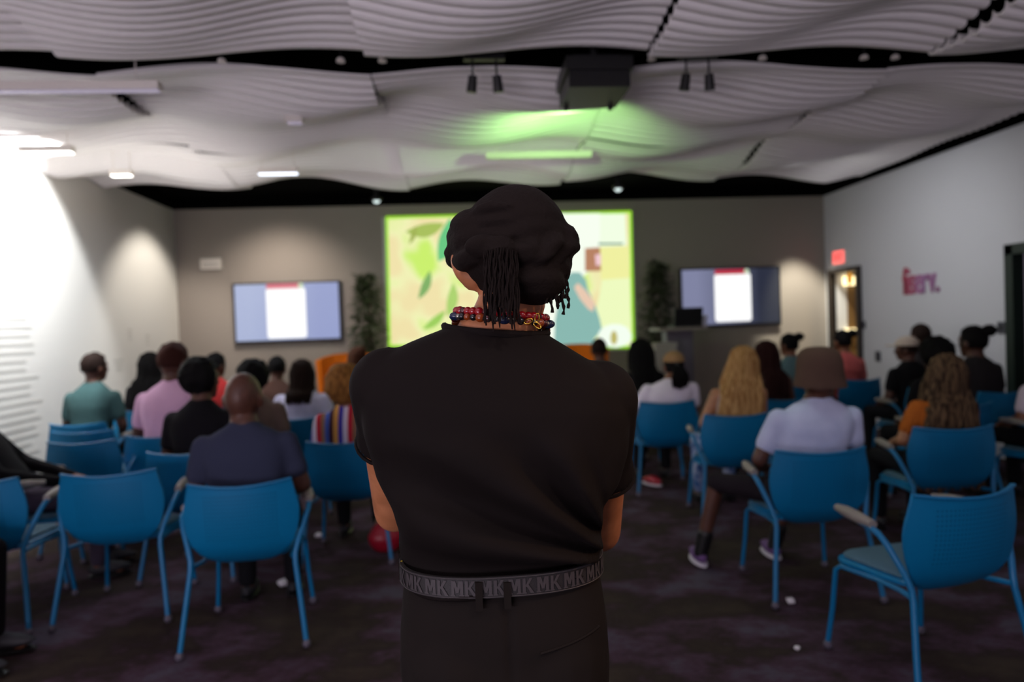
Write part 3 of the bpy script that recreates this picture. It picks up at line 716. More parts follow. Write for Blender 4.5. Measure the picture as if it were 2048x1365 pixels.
# --- left block
person_seated(187, 697, 6.35, -4, 'person in a teal polo shirt with short dark hair, seated by the white wall', cloth('teal', '3e5a5a'), 'short', brownb, yaw=-25, chair='blue chair under the person in the teal polo shirt', group='seated audience', wide=1.02)
person_seated(300, 700, 7.35, -4, 'person with long black hair, mostly hidden left of the person in pink', cloth('black', '121014'), 'long', black, L=.42, spread=.2, chair='blue chair of the long-haired person half hidden left of the person in pink', group='seated audience')
person_seated(345, 672, 5.4, -4, 'person in a pink shirt with dark auburn hair, seated left of the left television', cloth('pink', 'd8acca'), 'short', auburn, yaw=-20, hs=1.12, wide=1.12, chair='blue chair under the person in the pink shirt', group='seated audience')
person_seated(402, 708, 4.6, -4, 'person in black with a big dark curly hairstyle, seated behind the person in pink', cloth('black', '121014'), 'curly', black, yaw=-30, chair='blue chair under the person in black with dark curly hair', group='seated audience')
person_seated(430, 700, 7.2, -3, 'person with short black hair and a red top, in the front rows at left', cloth('red', 'c03838'), 'short', black, yaw=-25, chair='blue chair under the person in the red top at left', group='seated audience')
person_seated(484, 740, 3.62, 2, 'bald person in a navy polo shirt, seated in the nearest occupied row at left', cloth('navy', '34384c'), None, None, 'dark', yaw=-8, hs=1.13, wide=1.18, lean=8, chair=None, at=c_bald, group='seated audience')
person_seated(507, 710, 5.25, -2, 'person with a rounded black bob, seated just ahead of the bald person', cloth('grey', '6a5850'), 'afro', black, yaw=-10, hs=.92, chair='blue chair under the person with the rounded black bob', group='seated audience')
person_seated(553, 707, 7.0, -3, 'person with short black hair and bare shoulders, below the left television', cloth('brown_top', '5a4038'), 'short', black, sleeve='none', chair='blue chair under the bare-shouldered person below the left television', group='seated audience')
person_seated(604, 714, 6.1, -4, 'person in a white shirt with dark hair falling over the right shoulder', cloth('lilac_white', 'd6d4ec', 'c2c0dc'), 'long', brownb, L=.26, spread=.05, yaw=-12, wide=1.12, chair='blue chair under the person in the white shirt, left of the standing person', group='seated audience')
def stripes():
    m = cloth('stripes', 'c04050'); nt = m.node_tree; b = nt.nodes['Principled BSDF']
    tc = nt.nodes.new('ShaderNodeTexCoord'); sx = nt.nodes.new('ShaderNodeSeparateXYZ'); nt.links.new(tc.outputs['Object'], sx.inputs[0])
    ma = nt.nodes.new('ShaderNodeMath'); ma.operation = 'MULTIPLY_ADD'; ma.inputs[1].default_value = 4.6; ma.inputs[2].default_value = .52
    nt.links.new(sx.outputs['X'], ma.inputs[0]); fr = nt.nodes.new('ShaderNodeMath'); fr.operation = 'FRACT'; nt.links.new(ma.outputs[0], fr.inputs[0])
    cr = nt.nodes.new('ShaderNodeValToRGB'); cr.color_ramp.interpolation = 'CONSTANT'; e = cr.color_ramp.elements
    cols = ['40202c', 'd09a50', '3a38a8', 'd8d0e0', 'c02038', '8a6a50', '3a58a8']
    e[0].position = 0; e[0].color = lin(cols[0]); e[1].position = .14; e[1].color = lin(cols[1])
    for k in range(2, 7): x = e.new(k/7); x.color = lin(cols[k])
    nt.links.new(fr.outputs[0], cr.inputs[0]); nt.links.new(cr.outputs[0], b.inputs['Base Color']); return m
person_seated(690, 728, 4.75, -2, 'person with a tan curly hairstyle and a boldly striped top, left of the standing person', stripes(), 'afro', ('tan_curls', '9a6a34', '6a4420'), 'brown', hs=1.12, chair=None, at=c_stripe, group='seated audience')
person_seated(713, 688, 6.7, -3, 'person with an auburn updo, seated near the tall plant left of the screen', cloth('olive', '5a4c40'), 'bun', ('auburn_updo', '4a2c1c'), chair='blue chair under the person with the auburn updo', group='seated audience')
# --- right block
person_seated(1197, 672, 7.6, 4, 'person with short dark hair and maroon top before the lower right of projection', cloth('maroon', '4a2428'), 'short', brownb, chair='blue chair under the person in front of the lower right of the projection', group='seated audience')
person_seated(1281, 679, 6.85, 4, 'person with long straight black hair and black clothes, right of the standing person', cloth('black', '121014'), 'long', black, L=.56, spread=.12, hs=1.2, chair='blue chair under the person with long straight black hair right of centre', group='seated audience')
person_seated(1390, 702, 6.0, 8, 'person in a white T-shirt and tan cap with a black ponytail', cloth('white_pink', 'ece0f0'), 'pony', black, 'brown', L=.2, wide=1.28, hs=1.08, hat=peaked_cap('a07c58'), chair=None, at=c_white, group='seated audience')
person_seated(1488, 689, 5.1, 8, 'person with very long wavy blonde hair and blue floral trousers', cloth('pale_lace', 'b09a90'), 'wavy', ('blonde', 'c09864', '8e6238'), 'tan', pants=('blue_floral', '2f5a94', 'b8c4dc', 14), sleeve='none', L=.64, spread=.8, hs=1.08, chair=None, at=c_blonde, group='seated audience')
def earring(T, g, M, c, s, U):
    p = g((-.095, 0, -.1)); pts = [p+Vector((0, .035*math.cos(k*.524), .035*math.sin(k*.524))) for k in range(13)]; MB().tube(pts, .004, 6).build('hoop_earring', mat('gold', 'c8a040', .25, .9), T)
person_seated(1531, 677, 5.9, 8, 'person with long dark red-brown hair and bare shoulders, right of the blonde person', cloth('brown_top', '5a4038'), 'long', ('red_brown', '2c1212'), 'dark', sleeve='none', L=.38, spread=.1, extra=earring, chair='blue chair under the person with long dark red-brown hair', group='seated audience')
person_seated(1577, 662, 7.2, 10, 'person with a high dark bun and grey-teal top, under the right television', cloth('grey_teal', '5f7a80'), 'bun', black, 'brown', yaw=15, chair='blue chair under the person with the high dark bun', group='seated audience')
person_seated(1650, 692, 3.72, 10, 'person in a brown bucket hat and pale blue shirt, nearest seated at right', cloth('pale_blue', 'c8d0ec', 'bcc6e4'), 'short', brownb, 'dark', pants=('dark_shorts', '201a20'), shorts=True, shoe='6a4a80', lean=7, hs=1.13, wide=1.22, yaw=8, hat=bucket_hat('58443a'), chair=None, at=c_hat, legs={-1: (-.36, .32, -.46, .36), 1: (.12, .38, .02, .42)}, group='seated audience')
person_seated(1684, 655, 7.3, 8, 'person with dark hair and a salmon red top, before the corridor doorway', cloth('salmon', 'c0605c', 'a04848'), 'bun', black, 'brown', chair='blue chair under the person in the salmon red top', group='seated audience')
person_seated(1840, 642, 6.95, 8, 'person with short dark hair below the wall lettering, farthest back at right', cloth('charcoal', '2a2628'), 'short', brownb, chair='blue chair under the person below the wall lettering', group='seated audience')
person_seated(1813, 666, 6.3, 8, 'person in dark clothes and a pale peaked cap below the wall lettering', cloth('black', '121014'), 'short', brownb, yaw=35, hat=peaked_cap('c8b8a8'), wide=1.1, chair='blue chair under the person in the pale peaked cap', group='seated audience')
person_seated(1868, 668, 5.1, 8, 'person with a large rounded black afro and black top at right', cloth('black', '121014'), 'afro', black, hs=1.0, wide=1.15, chair='blue chair under the person with the large black afro', group='seated audience')
person_seated(1945, 648, 5.75, 8, 'person in a dark shirt with black hair bunched at the crown, far right', cloth('charcoal', '2a2628'), 'bun', black, 'dark', yaw=5, hs=1.1, wide=1.05, chair='blue chair under the far-right person with black bunched hair', group='seated audience')
person_seated(1925, 705, 4.15, 14, 'person with very long highlighted brown hair and orange top at far right', cloth('orange', 'a85a20'), 'wavy', ('highlighted', '261812', '66503a'), 'tan', L=.7, spread=1.0, sleeve='short', chair=None, at=c_high, hs=1.08, group='seated audience')
person_seated(2085, 690, 4.8, 8, 'person in a pale pinkish shirt cut off by the right edge of the picture', cloth('pale_pink', 'c8b8c4'), 'short', black, 'brown', wide=1.15, chair='blue chair under the person in the pale shirt at the right edge', group='seated audience')
person_seated(-35, 740, 4.35, -72, 'person in a black jacket and grey jeans slouching at the left edge of the picture', cloth('black', '121014'), 'short', black, 'brown', pants=('grey_jeans', '4a4050'), sleeve='long', lean=-26, wide=1.15, at=c_left, group='seated audience')
person_seated(-280, 700, 3.2, -84, 'person in black trousers sitting outside the left edge, one black shoe showing', cloth('black', '121014'), 'short', black, 'brown', pants=('black', '121014'), at=c_foot, group='seated audience')
# ------------------------------------------------------------------ front of the room
def lounge_chair(px, py, d, rz, label):
    p = P(px, py, d); t = thing('lounge_chair', (p.x, p.y, 0), label, 'armchair', rz); m = cloth('orange_seat', 'e8781a')
    h = p.z
    rounded_slab(.33, .36, -.3, .32, .3, .44, .1).build('seat', m, t)
    def curl(v): return Vector((v.x, v.y+.25*v.x*v.x/.33*-1, v.z))
    b = MB(); n = 15
    vs = []; fs = []
    for z in np.linspace(.36, h, 8):
        for i in range(n):
            a = R(-62+124*i/(n-1)); r = .36+.05*(z-.36)
            for rr in (r, r+.07): vs.append((rr*math.sin(a)*.95, .02+rr*math.cos(a), z-.10*abs(math.sin(a))**3*(z-.36)/(h-.36)))
    for k in range(7):
        for i in range(n-1):
            a = (k*n+i)*2; fs += [(a, a+2, a+2+2*n, a+2*n), (a+1, a+1+2*n, a+3+2*n, a+3)]
        for i in (0, n-1):
            a = (k*n+i)*2; fs.append((a, a+2*n, a+1+2*n, a+1))
    for i in range(n-1):
        for k in (0, 7):
            a = (k*n+i)*2; fs.append((a, a+1, a+3, a+2))
    b.add(vs, fs); b.build('backrest', m, t)
    for sx in (-.25, .25):
        for sy in (-.22, .25): MB().tube([(sx, sy, .3), (sx*1.15, sy*1.15, 0)], [.018, .012]).build('leg', mat('light_wood', '9a7048', .5), t)
    return t
lounge_chair(697, 709, 8.25, R(8), 'orange armchair left of the screen at the front of the room')
lounge_chair(1158, 690, 8.5, R(-6), 'orange armchair below the right part of the projection')
def plant(px0, px1, top, bot, d, label, seed, col):
    a = P(px0, top, d); c = P(px1, bot, d); rng = random.Random(seed); cx = (a.x+c.x)/2; w = (c.x-a.x)/2; H = a.z
    t = thing('potted_plant', (cx, d, 0), label, 'plant')
    MB().loft([(0, 0, 0, .15, .15), (.02, 0, 0, .16, .16), (.42, 0, 0, .2, .2), (.43, 0, 0, .19, .19), (.38, 0, 0, .17, .17)], 24, 2).build('pot', mat('dark_pot', '2a2624', .5), t)
    MB().ell((0, 0, .375), (.17, .17, .02)).build('soil', mat('soil', '1e1610', .95), t)
    lm = mat('plant_leaf_'+col, col, .5, noise_s=5, col2='3a4428'); b = MB()
    for k in range(4):
        x = rng.uniform(-.06, .06); y = rng.uniform(-.06, .06); sx = rng.uniform(-.6, .6)*w; sy = rng.uniform(-.12, .12)
        pts = [(x+sx*q*q, y+sy*q, .38+(H-.48)*q) for q in (0, .25, .5, .75, 1)]
        MB().tube(pts, [.012, .011, .009, .007, .004]).build('stem', mat('plant_stem', '4a4026', .7), t)
    for k in range(900):
        q = rng.uniform(0, 1)**.8; z = .75+(H-.78)*q; rad = w*(.35+.75*math.sin(math.pi*min(1, .15+.85*q))**.7); an = rng.uniform(0, 6.28); rr = rad*rng.uniform(.1, 1)
        p = Vector((rr*math.cos(an), rr*math.sin(an)*.7, z)); L = rng.uniform(.08, .15); dr = Vector((math.cos(an)+rng.uniform(-.5, .5), math.sin(an)+rng.uniform(-.5, .5), rng.uniform(-1.0, .4))).normalized()
        sd = dr.cross(Vector((0, 0, 1))).normalized()*L*.22; nn = sd.cross(dr).normalized()*L*.06
        b.add([p, p+dr*L*.5+sd-nn, p+dr*L, p+dr*L*.5-sd-nn, p+dr*L*.5+nn], [(0, 1, 4), (1, 2, 4), (2, 3, 4), (3, 0, 4)])
    b.build('foliage', lm, t, False)
    return t
plant(700, 766, 543, 690, 9.2, 'tall leafy plant between the left television and the screen', 3, '4c5636')
plant(1284, 1346, 520, 690, 9.2, 'tall dark plant between the screen and the lectern', 5, '3c4030')
p = P(1362, 655, 8.3)
t = thing('lectern', (p.x, 8.4, 0), 'grey lectern with a flat top in front of the right television', 'lectern')
zt = p.z
MB().box((0, 0, .03), (.55, .45, .06)).build('base', m_frame, t, False); MB().box((0, .05, zt/2), (.34, .2, zt-.06)).build('column', mat('lectern_grey', '6b6470', .5), t, False)
MB().box((0, 0, zt-.02), (.62, .46, .04)).build('top', mat('lectern_top', '8a8078', .5), t, False)
q = P(1374, 640, 8.3)
t = thing('laptop', (q.x, 8.38, zt), 'dark laptop standing open on the lectern', 'laptop')
MB().box((0, -.0, .012), (.36, .25, .022)).build('keyboard_base', m_dark, t, False); MB().box((0, -.13, .13), (.36, .018, .22), Matrix.Rotation(R(12), 3, 'X')).build('lid', m_dark, t, False)
q = P(1405, 632, 8.3)
t = thing('paper_cup', (q.x+.02, 8.3, zt), 'pale cup standing on the lectern beside the laptop', 'cup')
MB().loft([(0, 0, 0, .03, .03), (.13, 0, 0, .042, .042), (.125, 0, 0, .038, .038), (.01, 0, 0, .027, .027)], 20, 2).build('cup', mat('pale_cup', 'c4c0d8', .5), t); MB().loft([(.13, 0, 0, .044, .044), (.14, 0, 0, .042, .042)], 20, 2).build('lid', m_white, t)
q = P(1324, 690, 8.0); 
t = thing('side_cabinet', (q.x, 8.0, 0), 'small pale grey cabinet beside the lectern', 'cabinet')
MB().box((0, 0, q.z/2+.02), (.26, .3, q.z-.04)).build('body', mat('pale_cabinet', 'b8b0a8', .6), t, False); MB().box((0, 0, q.z+.01), (.28, .32, .025)).build('top', mat('pale_cabinet', 'b8b0a8', .6), t, False); MB().box((0, 0, .02), (.22, .26, .04)).build('plinth', m_dark, t, False)
MB().box((0, -.155, q.z/2), (.22, .012, q.z*.8)).build('door', mat('pale_cabinet', 'b8b0a8', .6), t, False)
# ------------------------------------------------------------------ on the floor
q = PZ(775, 1100, 0)
t = thing('handbag', (q.x, q.y, 0), 'dark red handbag on the carpet by the standing left elbow', 'bag', .3)
def bagf(v): return Vector((v.x*(1-.25*max(0, v.z/.1)), v.y*(1-.5*max(0, v.z/.1)), max(v.z, -.1)))
MB().ell((0, 0, .1), (.13, .08, .12), None, 24, 16, bagf).build('bag_body', mat('red_leather', '9a1028', .4), t)
MB().tube([(.07*math.cos(R(a)), 0, .16+.14*math.sin(R(a))) for a in range(0, 181, 20)], .008).build('handle', mat('tan_strap', '8a7058', .6), t)
def scrap(px, py, r, lab, seed):
    q = PZ(px, py, .02); rng = random.Random(seed); o = thing('paper_scrap', (q.x, q.y, 0), lab, 'litter')
    MB().ell((0, 0, r*.62), (r, r*.9, r*.62), None, 14, 10, lambda v: v*(1+.35*noise.noise(v*70+Vector((seed, 0, 0))))).build('crumpled_paper', mat('white_paper', 'e8e4e8', .7), o, True, 20)
scrap(567, 1166, .034, 'white crumpled scrap on the carpet under the chair of the bald person', 1)
scrap(637, 1070, .028, 'white crumpled scrap on the carpet under the striped top', 2)
scrap(1581, 1200, .024, 'larger white crumpled scrap on the carpet behind the bucket hat', 3)
scrap(1594, 1291, .014, 'tiny white scrap on the carpet left of the nearest empty chair', 4)
q = PZ(1304, 972, .0)
t = thing('shoe', (q.x, q.y, 0), 'red shoe on the carpet right of the standing person', 'shoe', .5)
MB().ell((0, 0, .05), (.045, .12, .045), None, 14, 9, lambda v: Vector((v.x, v.y, max(v.z*(1-.5*max(0, v.y/.12)), -.03)))).build('upper', mat('red_leather', '9a1028', .4), t); MB().ell((0, 0, .018), (.048, .125, .018)).build('sole', m_lace, t)
# ------------------------------------------------------------------ the standing person in the middle, seen from behind
HY = 1.33
HX = P(995, 900, HY).x
HERO = thing('person', (HX, HY, 0), 'person standing in the centre, back turned, in a black T-shirt and black head wrap', 'person')
def HP(px, py, y=0.0):
    p = P(px, py, HY+y); return Vector((p.x-HX, y, p.z))
def tilt(v):                                       # shoulders drop to the right
    v = Vector(v); k = min(1, max(0, (v.z-1.07)/.22)); k = k*k*(3-2*k); v.z -= (.10)*v.x*k; return v
m_tee = cloth('black_tee', '120c0b', bump=.12); m_tee.node_tree.nodes['Principled BSDF'].inputs['Roughness'].default_value = .85
m_trs = cloth('dark_trousers', '1a1513', bump=.15); m_wrap = mat('black_wrap_cloth', '18110f', .9, noise_s=70, bump=.25, bump_s=120, spec=.15)
m_hskin = mat('warm_brown_skin', 'b67650', .45, noise_s=24, col2='a46844', spec=.4)
body = MB()
tor = [(.86, 0, 0, .175, .125), (.95, 0, 0, .185, .13), (1.03, 0, .01, .165, .095), (1.10, 0, .015, .16, .09), (1.2, 0, .015, .185, .095), (1.3, 0, .01, .205, .105), (1.37, 0, 0, .225, .115), (1.42, 0, 0, .20, .10), (1.45, .0, 0, .14, .085), (1.49, .008, .0, .082, .072), (1.52, .012, .0, .07, .066)]
body.loft(tor, 40, 2.4, tilt)
hc = HP(1027, 520, .03)
g, M = head_parts(body, hc, R(18), R(2), 1.0, (.012, .0, 1.47))
body.cap((.010, .0, 1.48), (hc.x-.006, .012, hc.z-.085), .072, .066)
EL = {-1: HP(790, 1022, .20), 1: HP(1200, 1062, .18)}
for s in (-1, 1):
    sh = tilt((s*.215, 0, 1.375)); el = EL[s]; wr = Vector((s*.055, .30, 1.12+.01*s))
    body.cap(sh, el, .056, .047); body.cap(el, wr, .046, .03); hand(body, wr, (-s*.9, .25, -.15), (0, .8, .4), 1.0, .7)
for s in (-1, 1):
    body.cap((s*.1, 0, .88), (s*.11, .01, .49), .09, .06); body.cap((s*.11, .01, .49), (s*.12, -.02, .08), .058, .038); body.cap((s*.12, -.01, .05), (s*.13, .12, .04), .038, .03)
er = HP(917, 538, -.012); body.ell(er, (.012, .02, .032), Matrix.Rotation(R(-20), 3, 'Y')); er2 = HP(946, 552, .0); body.ell(er2, (.026, .03, .03)); er3 = HP(927, 545, -.008); body.ell(er3, (.014, .016, .02))
blob(body, 'body', m_hskin, HERO, .0075, 3)
for s in (-1, 1): MB().ell(g((s*.031, .078, -.004)), (.013, .011, .009), M).build('eye', m_eye, HERO)
# T-shirt: torso, sleeves, folds drawn towards the right hip
tee = MB()
ts = [(1.015, 0, 0, .187, .128), (1.05, .0, 0, .193, .136), (1.085, 0, 0, .199, .140), (1.12, 0, 0, .195, .138), (1.16, .0, 0, .205, .142), (1.205, 0, 0, .235, .148), (1.28, 0, -.004, .255, .150), (1.35, 0, -.004, .258, .142), (1.40, 0, 0, .246, .13), (1.432, 0, .002, .215, .118), (1.46, .0, .004, .165, .105), (1.478, .003, .006, .130, .095), (1.490, .006, .008, .105, .09), (1.496, .006, .008, .098, .088)]
tee.loft(ts, 48, 2.5, tilt)
for s in (-1, 1):
    sh = tilt((s*.205, 0, 1.372)); el = EL[s]; fr = .31 if s < 0 else .45; e = sh+(el-sh)*fr
    tee.cap(sh, e, .078, .068)
    tee.tube([e, e+(el-sh)*.09], [.071, .072], 24)
def folds(v):
    v = Vector(v)
    if v.y < .03:
        dx = v.x-.23; dz = v.z-1.035
        r = math.hypot(dx, dz); th = math.atan2(dz+.35*max(0, r-.05)**2*2.0, -dx)
        w = max(0, min(1, (1.32-v.z)/.12))*min(1, r/.10)*max(0, min(1, (.62-r)/.2))*max(0, min(1, (th-.02)/.12))*max(0, min(1, (1.35-th)/.25))
        q = math.sin(th*17+.8*math.sin(r*9)); q = math.copysign(abs(q)**.8, q)
        v.y -= w*.023*q*min(1, (.03-v.y)/.08)
        v.y -= .004*noise.noise(v*9)*min(1, (.03-v.y)/.08)
        sd = max(0, 1-abs(abs(v.x)-.21)/.07)*max(0, 1-abs(v.z-1.26)/.12)
        v.y += .010*sd
    return v
tee_o = blob(tee, 't_shirt', m_tee, HERO, .0075, 7, folds)
# collar band
pts = []
for k in range(33):
    a = 2*math.pi*k/32; pts.append(tilt((.006+.1*math.cos(a),   .008+.09*math.sin(a), 1.497-.02*max(0, math.sin(a))-.008*max(0, -math.sin(a)))))
MB().tube(pts, .0075, 8).build('collar', m_tee, HERO)
for s in (-1, 1):                                   # sleeve hems
    sh = tilt((s*.205, 0, 1.372)); el = EL[s]; ax = (el-sh).normalized(); e = sh+(el-sh)*((.31 if s < 0 else .45)+.09); a1 = ax.cross(Vector((0, 1, 0))).normalized(); a2 = ax.cross(a1)
    MB().tube([e+(a1*math.cos(k*.2618)+a2*math.sin(k*.2618))*.0715 for k in range(25)], .004, 6).build('sleeve_hem', m_tee, HERO)
# trousers
tr = MB()
hips = [(.80, 0, 0, .2, .145), (.86, 0, -.004, .203, .152), (.93, 0, -.004, .2, .150), (.99, 0, 0, .194, .142), (1.03, 0, 0, .189, .134), (1.052, 0, 0, .187, .131)]
tr.loft(hips, 44, 2.5)
for s in (-1, 1):
    tr.ell((s*.085, -.055, .875), (.105, .105, .11)); tr.cap((s*.1, 0, .84), (s*.112, .01, .48), .105, .085); tr.cap((s*.112, .01, .48), (s*.122, -.015, .09), .085, .072)
def seam(v):
    v = Vector(v)
    if v.y < 0 and v.z < 1.03:
        v.y += .006*math.exp(-((v.x-.003)/.006)**2)
        v.y -= .003*math.sin(v.z*46+v.x*9)*max(0, min(1, (1.0-v.z)/.1))
    return v
blob(tr, 'trousers', m_trs, HERO, .0085, 5, seam)
def ringp(a, z, aa, bb, p=2.5):
    c, s_ = math.cos(a), math.sin(a); return Vector((aa*math.copysign(abs(c)**(2/p), c), bb*math.copysign(abs(s_)**(2/p), s_), z))
b = MB(); n = 96; vs = []; fs = []
ZB = 1.0445
for k in range(n):
    a = 2*math.pi*k/n
    for z, e in ((ZB-.0185, .0), (ZB-.0185, .006), (ZB+.0185, .006), (ZB+.0185, .0)): vs.append(ringp(a, z, .190+e, .138+e))
for k in range(n):
    for j in range(4): fs.append((k*4+j, ((k+1) % n)*4+j, ((k+1) % n)*4+(j+1) % 4, k*4+(j+1) % 4))
belt = b.add(vs, fs).build('belt', mat('dark_grey_belt', '1e1a1b', .6, noise_s=400, bump=.1), HERO)
# arc length round the belt, starting from the middle of the back
As = [-math.pi/2+k*math.pi/400 for k in range(-220, 221)]
Ps = [ringp(a, 0, .1963, .1443) for a in As]; cl_ = [0]
for k in range(1, len(Ps)): cl_.append(cl_[-1]+(Ps[k]-Ps[k-1]).length)
mid = cl_[220]; cl_ = [c-mid for c in cl_]
def on_belt(s_, z, out):
    k = int(np.searchsorted(cl_, s_)); k = max(1, min(len(Ps)-1, k)); f = (s_-cl_[k-1])/(cl_[k]-cl_[k-1]); p = Ps[k-1].lerp(Ps[k], max(0, min(1, f)))
    t = (Ps[k]-Ps[k-1]).normalized(); nrm = Vector((t.y, -t.x, 0)); return Vector((p.x, p.y, z))+nrm*out
LT = [[(0, 0), (.13, 0), (.13, 1), (0, 1)], [(.42, 0), (.56, 0), (.56, 1), (.42, 1)], [(.04, 1), (.20, 1), (.34, .22), (.22, .22)], [(.36, 1), (.52, 1), (.34, .22), (.22, .22)],
      [(-.04, 0), (.18, 0), (.18, .09), (-.04, .09)], [(.37, 0), (.60, 0), (.60, .09), (.37, .09)],
      [(.66, 0), (.80, 0), (.80, 1), (.66, 1)], [(.78, .50), (.98, 1), (1.13, 1), (.86, .40)], [(.80, .58), (.90, .66), (1.2, 0), (1.03, 0)], [(.62, 0), (.84, 0), (.84, .09), (.62, .09)]]
m_let = mat('grey_belt_print', '3a3436', .6)
STEP = .0505
for k in range(-7, 7):
    b = MB()
    for n_, q4 in enumerate(LT): b.add([on_belt(k*STEP+.004+x*.0375, ZB+(y-.5)*.027, .0011+.00004*n_) for x, y in q4], [(0, 1, 2, 3)])
    b.build('belt_lettering', m_let, belt, False)
for z in (-.0165, .0165):
    MB().tube([ringp(2*math.pi*k/96, ZB+z, .1965, .1445) for k in range(97)], .0009, 5).build('stitching', m_let, belt)
for px, py0, py1, w in ((958, 1166, 1223, .0125), (1015, 1166, 1219, .0125)):
    a = HP(px, py0, -.148); c_ = HP(px, py1, -.148)
    MB().box(((a.x+c_.x)/2, -.1465, (a.z+c_.z)/2), (w, .006, a.z-c_.z)).build('belt_loop', m_trs, HERO, False)
for s in (-1, 1):
    MB().box((s*.1965, .0, ZB), (.006, .0125, .052)).build('belt_loop', m_trs, HERO, False)
q = HP(806, 1142, 0); MB().ell((-.191, -.03, ZB+.012), (.004, .006, .008)).build('belt_rivet', mat('yellow_rivet', 'b09a20', .4), belt)
pts = [Vector((x, -.152-.004+.02*((x-.06)/.12)**2*0, .93+.012*(x-.05)/.1)) for x in (.05, .08, .11, .14)]
def back_y(x, z): 
    c = min(1, abs(x)/.2); return -.152*(1-c**2.5)**(1/2.5)
bb = MB().tube([Vector((x, back_y(x, .93)-.002, .925+.16*(x-.05))) for x in (.055, .075, .095, .115, .135, .155, .17)], .003, 6); bb.build('back_pocket', m_trs, HERO)
for s in (-1, 1):
    o = MB().ell((s*.127, .06, .055), (.052, .155, .052), None, 16, 10, lambda v: Vector((v.x, v.y, max(v.z*(1-.4*max(0, v.y/.15)), -.036)))).build('shoe', m_dark, HERO); MB().ell((s*.127, .06, .017), (.055, .16, .017)).build('sole', m_dark, o)
# head wrap: dome, lower layer, twisted roll with a knot and fringe
wr = MB()
dc = HP(1032, 482, .03)
ztop = HP(1036, 370, .02).z
wr.ell((dc.x, .025, dc.z), (.104, .120, ztop-dc.z), None, 40, 26)
lc = HP(1030, 528, .03); wr.ell((lc.x, .026, lc.z), (.112, .126, .078), Matrix.Rotation(R(6), 3, 'Y'), 36, 22)
nape = HP(1050, 560, -.02); wr.ell((nape.x, nape.y, nape.z), (.078, .085, .052), Matrix.Rotation(R(6), 3, 'Y'), 30, 18)
# loose folds over the left of the dome
for k in range(1, 4):
    pts = []
    for j in range(13):
        q = j/12; a = R(-100-95*q); e = .90+.035*k
        pts.append(Vector((dc.x+.098*e*math.cos(a)*(1.02), .025+.12*e*math.sin(a), dc.z+.075-.07*q-.026*k+.03*math.sin(math.pi*q))))
    wr.tube(pts, [.004+.008*math.sin(math.pi*j/12) for j in range(13)], 8)
rc = HP(1026, 505, .03)
def roll(a, ph, twist, rr, r0, amp=.018):
    # height of the rope round the head: dips at the back, rises to both sides
    bz = -.012*max(0, -math.sin(a))+.012*math.cos(2*a)*.5+.010*math.cos(a)
    x = math.cos(a); y = math.sin(a); t = ph+twist*a
    rad = 1+amp*math.cos(t)/.12
    return Vector((rc.x+.107*x*rad, .027+.122*y*rad, rc.z+bz+amp*math.sin(t)))
for ph in (0, math.pi):
    for seg in ((-R(78), R(95), 6.0, .018, .014), (R(90), R(262), 3.2, .021, .014)):
        N = 60; pts = [roll(seg[0]+(seg[1]-seg[0])*k/N, ph, seg[2], 0, 0, seg[4]*.9) for k in range(N+1)]
        wr.tube(pts, [seg[3]*(.75+.25*math.sin(math.pi*k/N)) for k in range(N+1)], 10)
kn = HP(1000, 500, -.105)
ls_ = HP(948, 488, .03); wr.ell((ls_.x, .03, ls_.z), (.053, .095, .068), Matrix.Rotation(R(-12), 3, 'Y'), 26, 16)
wr.ell((kn.x, -.108, kn.z+.002), (.03, .022, .024)); wr.ell((kn.x-.03, -.10, kn.z+.008), (.035, .02, .022)); wr.ell((kn.x+.035, -.10, kn.z-.006), (.04, .02, .02))
rk = HP(1136, 474, .0); wr.ell((rk.x, .0, rk.z), (.017, .05, .022)); 
def wfold(v):
    v = Vector(v); d = Vector((v.x-rc.x, v.y-.027, 0)); a = math.atan2(d.y, d.x)
    up = max(0, min(1, (v.z-(dc.z+.028))/.025)); low = 1-up
    k = low*(.0013*math.sin(v.z*190+5*math.sin(a*2.0+.6)+2.5*noise.noise(v*11))+.0012*noise.noise(v*30))+up*(.0030*noise.noise(v*13)+.0012*math.sin(v.x*95+v.z*60))
    return v+d.normalized()*k if d.length > .03 else v
blob(wr, 'head_wrap', m_wrap, HERO, .0052, 2, wfold)
rng = random.Random(11)
def fringe(name, tops, ln, n, r, jit):
    b = MB()
    for i in range(n):
        q = (i+.5)/n; t0_ = tops(q); L = ln(q)*rng.uniform(.9, 1.05); ph = rng.uniform(0, 6.28); sx = rng.uniform(-jit, jit); sy = rng.uniform(-.006, .006)
        pts = []
        for k in range(12):
            u = k/11; pts.append(t0_+Vector((sx*u+.0015*math.sin(ph+u*15), sy+.0015*math.cos(ph+u*14), -L*u)))
        b.tube(pts, [r*(.8+.35*math.sin(k*2.4+i)) for k in range(12)], 6)
    return b.build(name, m_wrap, HERO)
def tl(q, yo=0):
    p = HP(968+66*q, 496+14*abs(q-.5), -.125+yo); return Vector((p.x, -.122-.012*math.sin(math.pi*q)+yo, p.z))
fringe('fringe', tl, lambda q: .125+.012*math.sin(q*9), 34, .0022, .008)
fringe('fringe', lambda q: tl(q, .008), lambda q: .118, 26, .0024, .006)
def tr2(q):
    p = HP(1092+44*q, 540+10*q, -.03-.03*(1-q)); return p
fringe('fringe', tr2, lambda q: .05+.028*math.sin(q*11)**2, 9, .0038, .004)
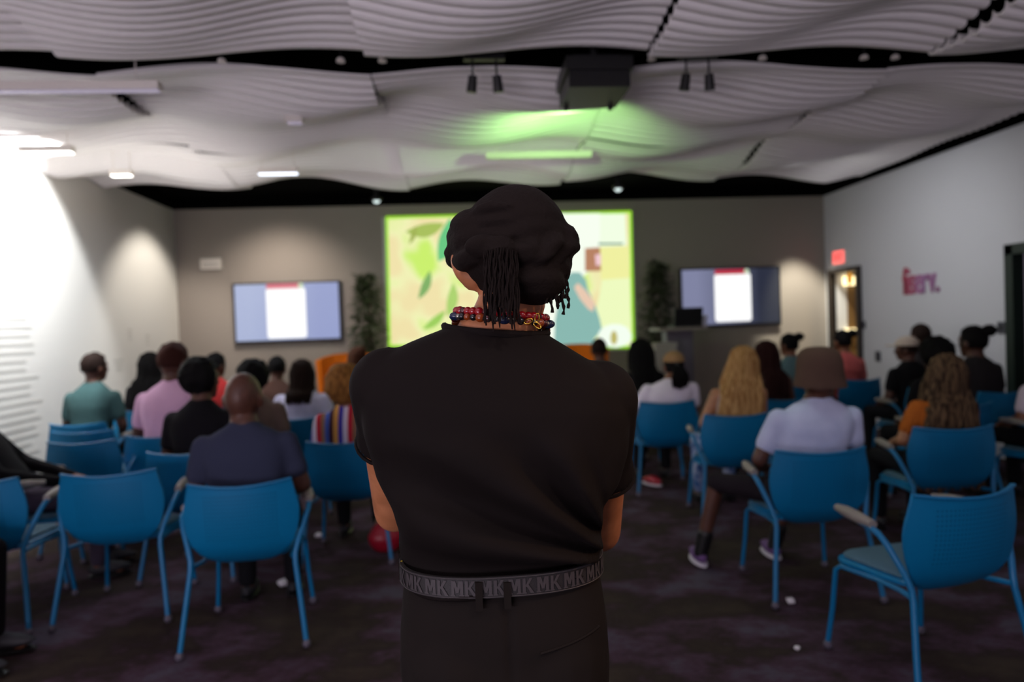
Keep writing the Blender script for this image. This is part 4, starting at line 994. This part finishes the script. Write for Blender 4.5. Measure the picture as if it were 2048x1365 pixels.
# necklaces: red beads above, mixed stones below
def necklace(name, label, zc, a, bq, n, rb, mats, tiltk, cx, cy):
    cord = MB().tube([Vector((cx+a*math.cos(2*math.pi*k/48), cy+bq*math.sin(2*math.pi*k/48), zc-tiltk*(a*math.cos(2*math.pi*k/48))-.05*max(0, math.sin(2*math.pi*k/48)))) for k in range(49)], .0012, 5).build(name, m_dark, HERO)
    cord['label'] = label
    for k in range(n):
        t_ = 2*math.pi*(k+.5)/n; m, sz, el_ = mats[k % len(mats)]
        p = Vector((cx+a*math.cos(t_), cy+bq*math.sin(t_), zc-tiltk*a*math.cos(t_)-.05*max(0, math.sin(t_))))
        MB().ell(p, (rb*sz*el_, rb*sz*el_, rb*sz), Matrix.Rotation(t_, 3, 'Z'), 14, 10).build('bead', m, cord)
m_red = mat('red_bead', '8e0c18', .15, spec=.7); m_dkr = mat('dark_red_bead', '440a10', .2, spec=.7); m_org = mat('amber_bead', '8a3a14', .2, spec=.7)
m_blu = mat('blue_stone', '1e2644', .2, spec=.7); m_sil = mat('silver_bead', '9a948c', .25, .9); m_blk = mat('black_bead', '141012', .2, spec=.7)
nz = HP(1005, 628, -.08); ncx = HP(1003, 625, 0).x
necklace('necklace', 'necklace of shiny red round beads', nz.z, .087, .083, 40, .0082, [(m_red, 1, 1), (m_red, 1, 1), (m_red, 1.08, 1), (m_dkr, .9, 1)], .12, ncx, .008)
nz2 = HP(1005, 640, -.09)
necklace('necklace', 'necklace of dark mixed stones with amber, blue and silver beads', nz2.z, .092, .089, 38, .0075, [(m_blk, .9, 1), (m_org, 1.15, 1.1), (m_dkr, 1, 1), (m_sil, .75, 1), (m_blu, 1.15, 1.5), (m_sil, .75, 1), (m_blk, 1, 1), (m_org, .9, 1)], .12, ncx, .006)
ch = HP(1066, 643, -.09); m_gold = mat('gold', 'c8a040', .25, .9)
b = MB()
for dx, dz, an in ((-.008, .0, 20), (.008, .006, 80), (.008, -.008, -40)):
    b.tube([Vector((ch.x+dx+.008*math.cos(k*.4488)*math.cos(R(an))-.004*math.sin(k*.4488)*math.sin(R(an)), -.088, ch.z+dz+.008*math.cos(k*.4488)*math.sin(R(an))+.004*math.sin(k*.4488)*math.cos(R(an)))) for k in range(15)], .0011, 6)
b.build('necklace_charm', m_gold, HERO)['label'] = 'small gold looped charm'
